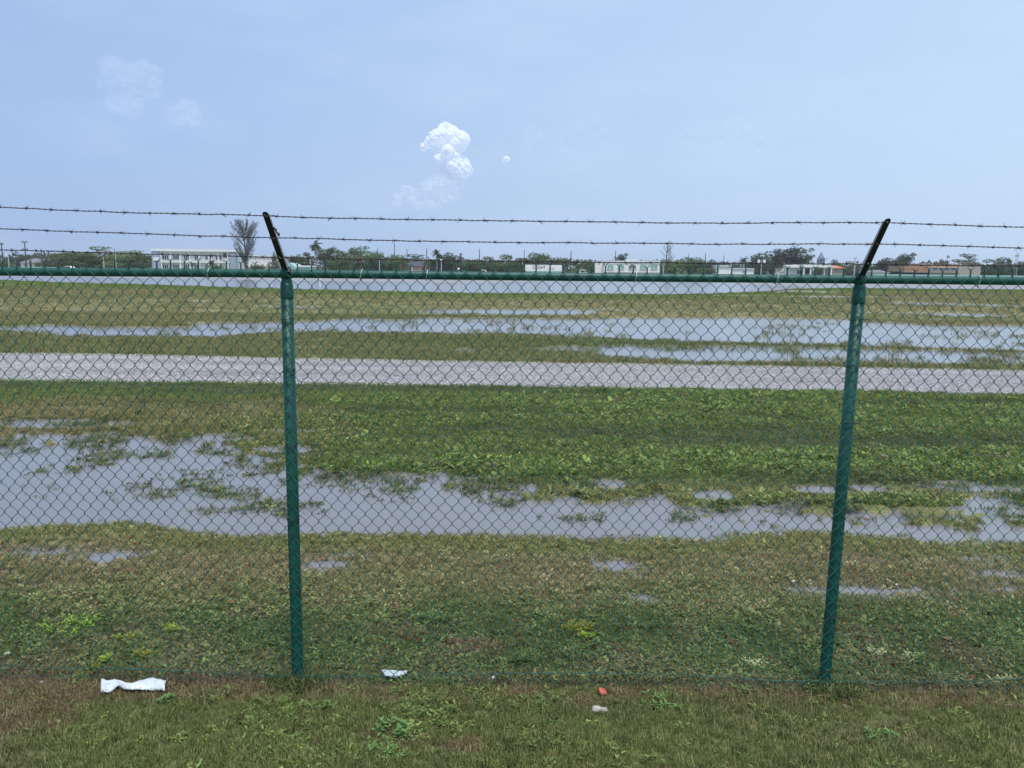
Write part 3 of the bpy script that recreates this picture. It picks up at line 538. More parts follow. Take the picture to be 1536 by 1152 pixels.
# ------------------------------------------------------------------ the fence
FY = 4.0; fence = empty('chain_link_fence', (0, FY, 0)); fence.location = (0, 0, 0)
tag(fence, 'green chain link airport fence topped with three strands of barbed wire', 'fence')
railY = FY; rail_pts = [at(x, y, railY) for x, y in [(-900, 400), (-450, 403.5), (0, 407.5), (384, 409.8), (768, 414.6), (1152, 418), (1536, 421.5), (2156, 428), (2600, 433)]]
RX = [p.x for p in rail_pts]; RZ = [p.z for p in rail_pts]
rz = lambda x: np.interp(x, RX, RZ)
xx = np.linspace(-5.6, 6.0, 60)
mb = MB(); zz = rz(xx); zz = np.convolve(np.pad(zz, 3, mode='edge'), np.ones(7)/7, 'valid')
mb.tube(np.stack([xx, np.full_like(xx, FY), zz], -1), 0.0215, 20); rail = mb.build('top_rail', M['green_paint'], fence, smooth=True)
rzs = lambda x: np.interp(x, xx, zz)
mb = MB(); 
for q in (-2.55, 0.42, 3.6): mb.tube([(q-0.045, FY, float(rzs(q))), (q+0.045, FY, float(rzs(q)))], 0.0235, 20)
POSTS = [((430, 425), (447, 1022)), ((1289, 432), (1236, 1030))]
ends = [(at(*a_, FY), at(*b_, FY)) for a_, b_ in POSTS]
ends = [(Vector((ends[0][0].x-3.0, FY, ends[0][0].z)), Vector((ends[0][0].x-3.0, FY, 0)))] + ends + [(Vector((ends[1][0].x+3.0, FY, ends[1][0].z)), Vector((ends[1][0].x+3.0, FY, 0)))]
TIPS = [None, (397, 318), (1333, 328), None]
ARM_DY = 0.33
arms = []
for i, (tp, bt) in enumerate(ends):
    mb = MB(); d = (bt-tp).normalized(); low = bt + d*0.25
    mb.tube([low, bt, tp.lerp(bt, 0.5), tp], 0.0315, 28)
    post = mb.build('fence_post', M['green_paint'], fence, smooth=True)
    # cap: collar, tapering dome and the eye the rail runs through
    mb = MB(); zr = float(rzs(tp.x)); ax = Vector((tp.x, FY, 0))
    prof = [(-0.078, 0.0325), (-0.076, 0.0335), (-0.040, 0.0335), (-0.038, 0.0328), (-0.012, 0.0325), (-0.004, 0.031), (0.006, 0.0285), (0.016, 0.025), (0.026, 0.022)]
    mb.tube([(tp.x-(h)*(-d.x/-1)*0, FY, tp.z+h) for h, r in prof], [r for h, r in prof], 28)
    mb.tube([(tp.x-0.024, FY, zr), (tp.x+0.024, FY, zr)], 0.0275, 24)
    mb.tube([(tp.x, FY-0.004, zr-0.02), (tp.x, FY-0.012, zr+0.035)], [0.022, 0.018], 16)
    mb.build('post_cap', M['green_paint'], post, smooth=True)
    base = Vector((tp.x, FY-0.01, zr+0.005))
    if TIPS[i]: tip = at(*TIPS[i], FY-ARM_DY)
    else: tip = base + Vector((0, -ARM_DY, 0.285))
    base = base - (tip-base)*0.03
    arms.append((base, tip))
    ax = (tip-base); L = ax.length; ax.normalize(); side = Vector((1, 0, 0)); side = (side-ax*side.dot(ax)).normalized(); up = side.cross(ax)   # up: away from the camera side
    if up.z < 0: up = -up
    hw = 0.0142; th = 0.003; fl = 0.022
    # web facing down and forward, rounded tip
    out = [(-hw, 0.0), (-hw*1.08, L*0.25), (-hw, L-0.016)]
    for k in range(1, 8): a_ = math.pi - k*math.pi/8; out.append((hw*math.cos(a_), L-0.016+0.016*math.sin(a_)))
    out += [(hw, L-0.016), (hw*1.08, L*0.25), (hw, 0.0)]
    vs = [base+side*u+ax*v for u, v in out] + [base+side*u+ax*v+up*th for u, v in out]; n = len(out)
    mb = MB(); mb.add(vs, [tuple(range(n)), tuple(range(n, 2*n))[::-1]] + [(j, (j+1) % n, n+(j+1) % n, n+j) for j in range(n)])
    sgn = 1 if tip.x < 0 else -1
    arm = mb.build('barb_arm', M['black_paint'], fence)
    arm['label'] = 'black painted arm leaning out from the post top'
    mb = MB()
    for s_ in (-1, 1):
        o_ = side*s_*(hw-th*0.5)
        p0, p1 = base+o_+up*0.0032, base+o_+ax*(L-0.02)+up*0.0032; q = side*(th*0.5)
        hgt0, hgt1 = 0.024, 0.010
        mb.add([p0-q, p0+q, p0+q+up*hgt0, p0-q+up*hgt0, p1-q, p1+q, p1+q+up*hgt1, p1-q+up*hgt1], [(0, 3, 2, 1), (4, 5, 6, 7), (0, 1, 5, 4), (2, 3, 7, 6), (1, 2, 6, 5), (0, 4, 7, 3)])
    mb.build('flange', M['skylit_edge'], arm)
    mb = MB(); bb = base+side*sgn*0.020+ax*0.03
    mb.tube([bb-up*0.012, bb+up*0.022], 0.008, 8); mb.tube([bb-up*0.012-ax*0, bb-up*0.018], 0.011, 6); mb.build('bolt', M['black_paint'], arm)
    # pale wire clips in the slots
    for fr in (0.955, 0.62, 0.30):
        c0 = base+ax*(L*fr)-up*0.003; mb = MB()
        mb.tube([c0-side*0.004+ax*0.006, c0-up*0.004, c0+side*0.006-ax*0.006], 0.0022, 6); mb.build('clip', M['tie_pale'], arm)
    # dark tie wires round the post
    for h in ([0.30, 0.55, 0.95, 1.35, 1.75, 2.02] if i == 1 else [0.42, 1.02, 1.50, 1.80, 2.04]):
        f = h/2.2; c0 = bt.lerp(tp, f); mb = MB(); a_ = np.linspace(0, 2*math.pi, 17)
        mb.tube([(c0.x+0.034*math.cos(q), c0.y+0.034*math.sin(q)*1.15-0.004, c0.z+0.006*math.sin(q*1.0+i)) for q in a_], 0.0022, 5)
        mb.tube([(c0.x+0.030, c0.y-0.03, c0.z), (c0.x+0.046, c0.y-0.044, c0.z+0.003)], 0.002, 5)
        mb.build('tie_wire', M['tie_dark'], post)
# loose strap hanging off the left arm
b_, t_ = arms[1]; q0 = b_.lerp(t_, 0.72)+Vector((0.020, 0, 0)); mb = MB()
mb.tube([q0+Vector((-0.006, 0, 0.016)), q0+Vector((0.004, -0.004, 0.006)), q0+Vector((0.004, 0, -0.004)), q0+Vector((0.016, -0.003, -0.014)), q0+Vector((0.018, 0, -0.026))], [0.004, 0.006, 0.003, 0.007, 0.003], 6)
mb.build('hanging_scrap', M['black_paint'], fence)
# mesh
Wd, Hd, rw = 0.0714, 0.0835, 0.0018
MY = FY-0.0315-0.006
x_phase = at(20, 455, MY).x
mbv = []; 
ks = np.arange(int(-5.4/(Wd/2)), int(5.9/(Wd/2)))
ntop = 28; V_all = []; F_all = []; nv = 0; sides = 5
A_ = Wd/4+0.0030
def warp(x, z):
    return (x+0.009*fbm(x*1.3, z*1.3, 3, 200), z+0.009*fbm(x*1.1, z*1.1, 3, 210), 0.010*fbm(x*0.9, z*0.7, 2, 220))
stems = []
for k in ks:
    xc = x_phase + k*Wd/2 + Wd/4; sg = 1 if k % 2 == 0 else -1
    P = []
    nh = 2*ntop
    for h in range(nh):                # half periods downward from the apex
        d0 = sg*(1 if h % 2 == 0 else -1)
        for f, sx, yy in ((0.0, 1.0, 0.0), (0.10, 0.90, 0.75), (0.5, 0.0, 1.0), (0.90, -0.90, 0.75)):
            P.append((xc+d0*A_*sx, yy*(-rw*1.15 if d0 > 0 else rw*1.15), -(h+f)*Hd/2))
    P.append((xc+sg*(1 if nh % 2 == 0 else -1)*A_, 0.0, -nh*Hd/2))
    P = np.array(P); top = rzs(P[:, 0])+0.0235
    z = top+P[:, 2]; x, z, yo = warp(P[:, 0], z); P = np.stack([x, MY+P[:, 1]+yo, z], -1)
    P = P[P[:, 2] > -0.03]
    t_ = np.gradient(P, axis=0); t_ /= np.linalg.norm(t_, axis=1)[:, None]
    a_ = np.cross(t_, np.array([0, 1.0, 0])); a_ /= np.linalg.norm(a_, axis=1)[:, None]; b_ = np.cross(t_, a_)
    th = np.arange(sides)*2*math.pi/sides
    v = P[:, None, :]+rw*(np.cos(th)[None, :, None]*a_[:, None, :]+np.sin(th)[None, :, None]*b_[:, None, :])
    n = len(P); I = nv+np.arange(n*sides).reshape(n, sides); J = np.roll(I, -1, axis=1)
    V_all.append(v.reshape(-1, 3)); F_all.append(np.stack([I[:-1], J[:-1], J[1:], I[1:]], -1).reshape(-1, 4)); nv += n*sides
    if sg > 0: stems.append(P[0])
mb = MB()
for p in stems:                        # twisted and forked ends above the rail
    x, y, z = p; h = 0.032*random.uniform(0.85, 1.15); tw = random.uniform(0, 3)
    for s_ in (0, math.pi):
        pp = [(x+0.0024*math.cos(tw+s_+q*9), y+0.0024*math.sin(tw+s_+q*9), z-0.004+q*h) for q in np.linspace(0, 1, 9)]
        e = pp[-1]; sx = 1 if s_ == 0 else -1; pp.append((e[0]+sx*0.013*random.uniform(0.6, 1.2), e[1]+random.uniform(-.004, .004), e[2]+0.012*random.uniform(0.6, 1.3)))
        mb.tube(pp, rw*1.35, 5, cap=False)
V_all.append(np.concatenate(mb.v)); F_all.append(np.array(mb.f)+nv)
meshobj = big_mesh('chain_link_mesh', np.concatenate(V_all), np.concatenate(F_all), M['green_wire']); meshobj.parent = fence
mb = MB(); bx = np.linspace(-5.4, 5.9, 70); bz = 0.115-0.02*np.cos((bx-ends[1][0].x)*2*math.pi/3.0)*1 + 0.012*fbm(bx*2, bx*0, 3, 300)
mb.tube(np.stack([bx, np.full_like(bx, MY+0.008), bz-0.045], -1), 0.0020, 6); mb.build('tension_wire', M['green_wire'], fence, smooth=True)
for px in (-150, 315, 543, 641, 953, 1164, 1466, 1680):     # pale ties round the rail
    p = at(px, 414, FY); z0 = float(rzs(p.x)); mb = MB(); a_ = np.linspace(-0.3, 2*math.pi-0.9, 16)
    mb.tube([(p.x+0.004*math.sin(q), FY+0.027*math.cos(q)-0.004, z0+0.027*math.sin(q)) for q in a_]+[(p.x-0.004, MY-0.008, z0-0.035)], 0.0022, 5); mb.build('rail_tie', M['tie_pale'], fence)
# barbed strands
BARBS = []
for q_ in range(9):
    mb = MB()
    for w_ in range(2):
        x0 = (w_-0.5)*0.005; st = random.uniform(0, 6.28); tt_ = np.linspace(0, 1, 10); an = st+tt_*2*math.pi*1.3
        pp = np.stack([x0+(tt_-0.5)*0.006, 0.0042*np.cos(an), 0.0042*np.sin(an)], -1)
        for e_ in (0, -1):
            dv = pp[e_]-np.array([x0, 0, 0]); dv = dv/np.linalg.norm(dv)+0.7*np.array([random.uniform(-.7, .7), random.uniform(-.5, .5), random.uniform(-.8, .8)]); dv /= np.linalg.norm(dv)
            tipp = pp[e_]+dv*0.0135; pp = np.vstack([tipp[None], pp]) if e_ == 0 else np.vstack([pp, tipp[None]])
        mb.tube(pp, np.r_[0.0006, np.full(len(pp)-2, 0.00125), 0.0006], 5)
    me_ = bpy.data.meshes.new('barb'); me_.from_pydata(np.concatenate(mb.v).tolist(), [], mb.f); me_.materials.append(M['rusty_wire']); BARBS.append(me_)
FR = [0.955, 0.62, 0.30]
left_out = [(-432, 290), (-432, 324), (-432, 358)]; right_out = [(2156, 349), (2156, 380), (2156, 403)]
for s in range(3):
    nodes = []
    f = FR[s]
    nodes.append(at(*left_out[s], FY-ARM_DY*f)); 
    for b_, t_ in arms[1:3]: nodes.append(b_.lerp(t_, f)-Vector((0, 0.006, 0.004)))
    nodes.append(at(*right_out[s], FY-ARM_DY*f))
    nodes = [nodes[0]+(nodes[0]-nodes[1])*0.4] + nodes + [nodes[-1]+(nodes[-1]-nodes[-2])*0.4]
    path = []
    for a_, b_ in zip(nodes[:-1], nodes[1:]):
        n = int((b_-a_).length/0.006)
        for j in range(n):
            q = j/n; p = a_.lerp(b_, q); p.z -= 0.012*4*q*(1-q)*(0.6 if s else 1); path.append(p)
    path = np.array([tuple(p) for p in path]); xs_ = path[:, 0]
    path[:, 2] += 0.004*fbm(xs_*3.0, xs_*0+s*7, 3, 400+s)+0.0015*fbm(xs_*16, xs_*0+s*7, 2, 410+s); path[:, 1] += 0.006*fbm(xs_*2.5, xs_*0+s*3, 3, 420+s)
    mb = MB(); ph = xs_*2*math.pi/0.052
    for o_ in (0, math.pi):
        P = path.copy(); P[:, 1] += 0.0019*np.cos(ph+o_); P[:, 2] += 0.0019*np.sin(ph+o_)
        mb.tube(P, 0.00150, 5)
    strand = mb.build('barbed_wire', M['rusty_wire'], fence, smooth=True)
    xb = -4.5+0.04*s
    while xb < 4.9:
        z = np.interp(xb, path[:, 0], path[:, 2]); y = np.interp(xb, path[:, 0], path[:, 1])
        o = bpy.data.objects.new('barb', random.choice(BARBS)); COL.objects.link(o); o.parent = strand; o.location = (xb, y, z); o.rotation_euler = (random.uniform(0, 6.28), 0, 0)
        xb += 0.122*random.uniform(0.93, 1.07)

# ------------------------------------------------------------------ litter on the ground
def film(name, outline, label, m, amp=0.012, cat='litter', z=0.03, nx=34, ny=8):
    # outline: (top edge pts, bottom edge pts) traced left to right -> a crumpled sheet with thickness
    top, bot = outline; mb = MB(); T_ = [gnd(*p, z) for p in top]; B_ = [gnd(*p, z) for p in bot]
    def samp(L, u):
        s = u*(len(L)-1); i = min(int(s), len(L)-2); return L[i].lerp(L[i+1], s-i)
    V = []
    for j in range(ny+1):
        for i in range(nx+1):
            u, v = i/nx, j/ny; p = samp(T_, u).lerp(samp(B_, u), v); q = p.copy()
            q.z = z - amp*0.6 + amp*(1.0*float(fbm(np.array([p.x*14]), np.array([p.y*22]), 3, 500)[0]) + 1.3*math.sin(v*math.pi)) ; V.append(q)
    n = nx+1; F = [(j*n+i, j*n+i+1, (j+1)*n+i+1, (j+1)*n+i) for j in range(ny) for i in range(nx)]
    mb.add(V, F); c = sum(T_, Vector())/len(T_); o = mb.build(name, m, smooth=True, loc=(c.x, c.y, 0.0)); s_ = o.modifiers.new('thickness', 'SOLIDIFY'); s_.thickness = 0.0012
    tag(o, label, cat); return o
film('plastic_sheet', ([(153, 1014), (158, 1021), (172, 1021), (188, 1026), (200, 1024), (215, 1019), (232, 1015), (242, 1019), (250, 1018)], [(151, 1036), (166, 1035), (178, 1029), (188, 1033), (198, 1034), (212, 1033), (226, 1032), (236, 1033), (247, 1035)]), 'crumpled white plastic film lying on the grass at the fence foot', M['bag'], 0.018, z=0.034)
film('plastic_bag', ([(571, 1004), (590, 1004), (612, 1007)], [(578, 1013), (592, 1014), (610, 1010)]), 'small pale blue white plastic bag under the mesh right of the left post', M['bag'], 0.010, z=0.032, nx=12, ny=5)
def rock(name, x, y, r, m, label, sq=(1, 0.7, 0.55), cat='stone', seed=1, grp=None, lumps=1):
    import bmesh
    p = gnd(x, y); bm = bmesh.new()
    for L in range(lumps):
        res = bmesh.ops.create_icosphere(bm, subdivisions=3, radius=1.0)['verts']; ox = (L-(lumps-1)/2)*r*1.25; rr = r*(1 if L % 2 == 0 else 0.8)
        for v in res:
            c = v.co.copy(); f = 1+0.32*float(fbm(np.array([c.x*1.6+seed+L]), np.array([c.y*1.6+c.z*2.1]), 4, 600+seed+L)[0])
            v.co = Vector((c.x*f*rr*sq[0]+ox, c.y*f*rr*sq[1]-(0.4*rr*L), c.z*f*rr*sq[2]))
    me = bpy.data.meshes.new(name); bm.to_mesh(me); bm.free(); me.materials.append(m)
    for q in me.polygons: q.use_smooth = True
    o = bpy.data.objects.new(name, me); COL.objects.link(o); o.location = (p.x, p.y, (0.03 if y < 905 else -0.005)+r*sq[2]*0.6); o.rotation_euler[2] = seed; tag(o, label, cat, grp); return o
rock('rock', 900, 1070, 0.026, M['stone'], 'knobbly grey white stone in the verge below the orange scrap', (1.2, 0.8, 0.8), seed=0, lumps=2)
film('plastic_scrap', ([(897, 1031), (902, 1031), (907, 1034)], [(899, 1039), (904, 1041), (911, 1040)]), 'bright orange red plastic scrap on the brown edge of the verge', M['red_plastic'], 0.010, z=0.026, nx=6, ny=4)
rock('crumpled_foil', 740, 1024, 0.017, M['metal_cap'], 'shiny grey crumpled foil at the mesh foot, panel middle', (0.9, 0.7, 1.1), 'litter', 4)
rock('stone', 1267, 1063, 0.013, M['stone'], 'small pale stone in the grass right of the right post foot', seed=5)
rock('stone', 1515, 1063, 0.017, M['stone'], 'flat pale stone in the grass near the right edge', (1.5, 0.8, 0.5), seed=6)
rock('stone', 1034, 1010, 0.017, M['stone'], 'pale oval stone behind the mesh, right part of the middle panel', (1.4, .8, .6), seed=7)
rock('paper_scrap', 62, 1029, 0.017, M['bag'], 'small white paper scrap on dead grass left of the plastic film', (1.0, 0.9, 0.7), 'litter', 8)
rock('paper_scrap', 93, 1005, 0.011, M['bag'], 'tiny white scrap at the mesh foot, far left', (0.8, 0.7, 1.2), 'litter', 9)
rock('paper_scrap', 74, 1037, 0.008, M['bag'], 'tiny pinkish white crumb just below the larger paper scrap', (0.8, 0.7, 1.0), 'litter', 10)
rock('dry_leaf', 616, 1003, 0.016, mat('tan_dry_leaf', (0.55, 0.38, 0.26), 0.7), 'tan dry leaf beside the small plastic bag', (1.3, 0.8, 0.35), 'leaf', 11)
rock('brick_chip', 343, 917, 0.018, mat('pinkish_brick', (0.40, 0.20, 0.15), 0.9, var=0.2, vscale=20), 'pinkish brick chip among the weeds left of the left post', (1.2, .8, .6), 'brick chip', 12)
chips = [(45, 968, .02), (58, 972, .014), (30, 975, .016), (12, 985, .02), (70, 965, .012), (120, 1000, .01), (690, 1128, .01), (672, 1050, .006), (702, 1044, .006), (1190, 875, .02), (1215, 878, .012), (1330, 872, .012), (1345, 880, .016), (842, 1044, .005), (560, 935, .008), (1420, 1035, .006), (1475, 1050, .006)]
for i, (x, y, r) in enumerate(chips):
    mch = MB()
lab_ch = ['largest white limestone chip behind the mesh, far left', 'white chip just right of the largest far left chip', 'white chip below the far left limestone group', 'white chip at the left edge of the photo', 'small white chip at the upper right of the far left group', 'small chip by the mesh foot above the plastic film', 'chip on the bare patch near the bottom edge, left of centre', 'tiny white chip below the bottom wire, left of the foil', 'tiny white chip between the foil and its left neighbour', 'white chip at the left end of the bright narrow puddle', 'smaller chip beside the left end of the bright narrow puddle', 'white chip on the far rim of the bright narrow puddle', 'white chip in the right half of the bright narrow puddle', 'tiny white chip in the verge left of the orange scrap', 'tiny chip among the weeds right of the left post', 'tiny chip at the mesh foot, right panel', 'tiny chip in the right panel verge near the mesh foot']
for i, ((x, y, r), lb) in enumerate(zip(chips, lab_ch)): rock('limestone_chip', x, y, r, M['stone'] if i > 4 else mat('white_limestone', (0.62, 0.6, 0.57), 0.9, var=0.15, vscale=20), lb, seed=20+i, grp='loose limestone chips on the ground')

# ------------------------------------------------------------------ far side of the airfield: trees
def leaf_cards(mb, blobs, n, size, rg, flat=0.0):
    tot = sum(b[3]*b[4]*b[5] for b in blobs)**0.5 if False else sum((b[3]*b[4]*b[5])**(2/3) for b in blobs)
    V = []; 
    for (cx, cy, cz, rx, ry, rz_) in blobs:
        m = int(n*((rx*ry*rz_)**(2/3))/tot)+3
        u = rg.normal(size=(m, 3)); u /= np.linalg.norm(u, axis=1)[:, None]
        r = (0.62+0.45*rg.uniform(size=m)**0.7)*(1+0.18*rg.normal(size=m)*0.6)
        c = np.array([cx, cy, cz])+u*r[:, None]*np.array([rx, ry, rz_])
        a = rg.normal(size=(m, 3)); a[:, 2] *= (1-flat); a /= np.linalg.norm(a, axis=1)[:, None]; b = np.cross(a, rg.normal(size=(m, 3))); b /= np.linalg.norm(b, axis=1)[:, None]
        s = size*rg.uniform(0.5, 1.4, m)[:, None]
        V.append(np.stack([c-a*s, c+b*s*0.6, c+a*s, c-b*s*0.6], 1))
    V = np.concatenate(V).reshape(-1, 3); k = len(V)//4
    mb.add(V, [(4*i, 4*i+1, 4*i+2, 4*i+3) for i in range(k)])
def limb(mb, p, d, L, r, rg, depth, tips, droop=0.0):
    pts_ = [np.array(p, float)]; d = np.array(d, float); d /= np.linalg.norm(d); n = 4
    for i in range(n):
        d = d+rg.normal(0, 0.13, 3); d[2] -= droop*0.1; d /= np.linalg.norm(d); pts_.append(pts_[-1]+d*L/n)
    mb.tube(pts_, np.linspace(r, r*0.55, n+1), 5); tips.append(pts_[-1])
    if depth:
        for k in range(3 if depth > 1 else 2):
            a = rg.normal(0, 0.75, 3); a[2] = abs(a[2])*0.4+0.1; limb(mb, pts_[-1 if k else -2], d+a, L*0.62, r*0.5, rg, depth-1, tips, droop)
def tree_meshes(kind, seed):
    """trunk and crown meshes of a tree one metre tall and one metre wide, standing at the origin"""
    rg = np.random.default_rng(seed); tb = MB(); cb = MB(); tips = []
    if kind == 'broad':
        tb.tube([(0, 0, -0.02), (0.01, 0, 0.18), (0.0, 0.01, 0.34)], [0.035, 0.026, 0.02], 7)
        for a in range(6):
            th = a*1.05+rg.uniform(0, 0.6); limb(tb, (0, 0, 0.26), (math.cos(th)*0.8, math.sin(th)*0.8, 0.9), 0.3, 0.014, rg, 1, tips)
        bl = []
        for i in range(15):
            th = rg.uniform(0, 6.28); r = 0.36*math.sqrt(rg.uniform()); z = rg.uniform(0.30, 0.80)*(1-0.25*(r/0.36)**2)
            s = rg.uniform(0.10, 0.19); bl.append((r*math.cos(th), r*math.sin(th), z, s, s, s*0.75))
        for i in range(6):
            th = i*1.05; bl.append((0.30*math.cos(th), 0.30*math.sin(th), rg.uniform(0.14, 0.32), 0.16, 0.16, 0.15))
        leaf_cards(cb, bl, 3600, 0.026, rg)
    elif kind == 'layered':
        tb.tube([(0, 0, -0.02), (0.01, 0, 0.2), (0, 0.01, 0.35)], [0.04, 0.03, 0.02], 7)
        for a in range(7):
            th = a*0.9+rg.uniform(0, 0.5); limb(tb, (0, 0, 0.25), (math.cos(th), math.sin(th), 0.75), 0.36, 0.014, rg, 1, tips)
        bl = []
        for i in range(34):
            th = rg.uniform(0, 6.28); r = 0.42*math.sqrt(rg.uniform()); z = rg.uniform(0.14, 0.93-0.9*r)
            s = rg.uniform(0.12, 0.2); bl.append((r*math.cos(th), r*math.sin(th), z, s, s, s*0.36))
        leaf_cards(cb, bl, 4200, 0.023, rg, 0.7)
    elif kind == 'ragged':
        tb.tube([(0, 0, -0.02), (0.02, 0, 0.25), (-0.01, 0.01, 0.5)], [0.03, 0.024, 0.016], 7)
        for a in range(8): 
            th = a*0.8+rg.uniform(0, 0.5); limb(tb, (0, 0, 0.2+0.04*a), (math.cos(th), math.sin(th), 0.6), 0.34, 0.013, rg, 1, tips)
        bl = [(p[0], p[1], min(p[2], 0.9), 0.10, 0.10, 0.065) for p in tips]+[(0.12*rg.normal(), 0.12*rg.normal(), rg.uniform(0.35, 0.75), 0.15, 0.15, 0.11) for i in range(7)]
        leaf_cards(cb, bl, 2400, 0.024, rg, 0.3)
    elif kind == 'shrub':
        for a in range(6):
            th = a*1.05; tb.tube([(0, 0, -0.02), (0.12*math.cos(th), 0.12*math.sin(th), 0.4), (0.2*math.cos(th), 0.2*math.sin(th), 0.7)], [0.018, 0.012, 0.006], 5)
        bl = [(0.33*math.cos(i*1.3)*rg.uniform(0.2, 1), 0.33*math.sin(i*1.3)*rg.uniform(0.2, 1), rg.uniform(0.12, 0.78), 0.19, 0.19, 0.17) for i in range(15)]
        leaf_cards(cb, bl, 2000, 0.03, rg)
    elif kind == 'cone':
        tb.tube([(0, 0, -0.02), (0, 0, 0.9)], [0.04, 0.01], 6)
        leaf_cards(cb, [(0.05*rg.normal(), 0.05*rg.normal(), z, 0.42*(1-z)+0.08, 0.42*(1-z)+0.08, 0.14) for z in np.linspace(0.12, 0.88, 9)], 1500, 0.035, rg)
    return tb, cb
VAR = {}
def crown_mesh(kind, seed, leafm):
    key = (kind, seed, leafm.name)
    if key not in VAR:
        tb, cb = tree_meshes(kind, seed)
        def tomesh(mb, nm, m):
            me = bpy.data.meshes.new(nm); me.from_pydata(np.concatenate(mb.v).tolist(), [], mb.f); me.materials.append(m); return me
        VAR[key] = (tomesh(tb, 'trunk', M['bark']), tomesh(cb, 'crown', leafm))
    return VAR[key]
def tree(x, top, w, D, kind, seed, leafm, label, grp='trees along the far side of the airfield', name='tree', cat='tree'):
    p = at(x, top, D); H = p.z; Wm = w/FPX*D*1.0
    tm, cm = crown_mesh(kind, seed, M[leafm]); e = empty(name, (p.x, D, 0)); tag(e, label, cat, grp)
    for nm, me in (('trunk', tm), ('crown', cm)):
        o = bpy.data.objects.new(nm, me); COL.objects.link(o); o.parent = e; o.scale = (Wm*1.28, Wm*1.1, H*1.26); 
    for o in e.children: o.rotation_euler[2] = 0
    e.rotation_euler[2] = 0
    return e
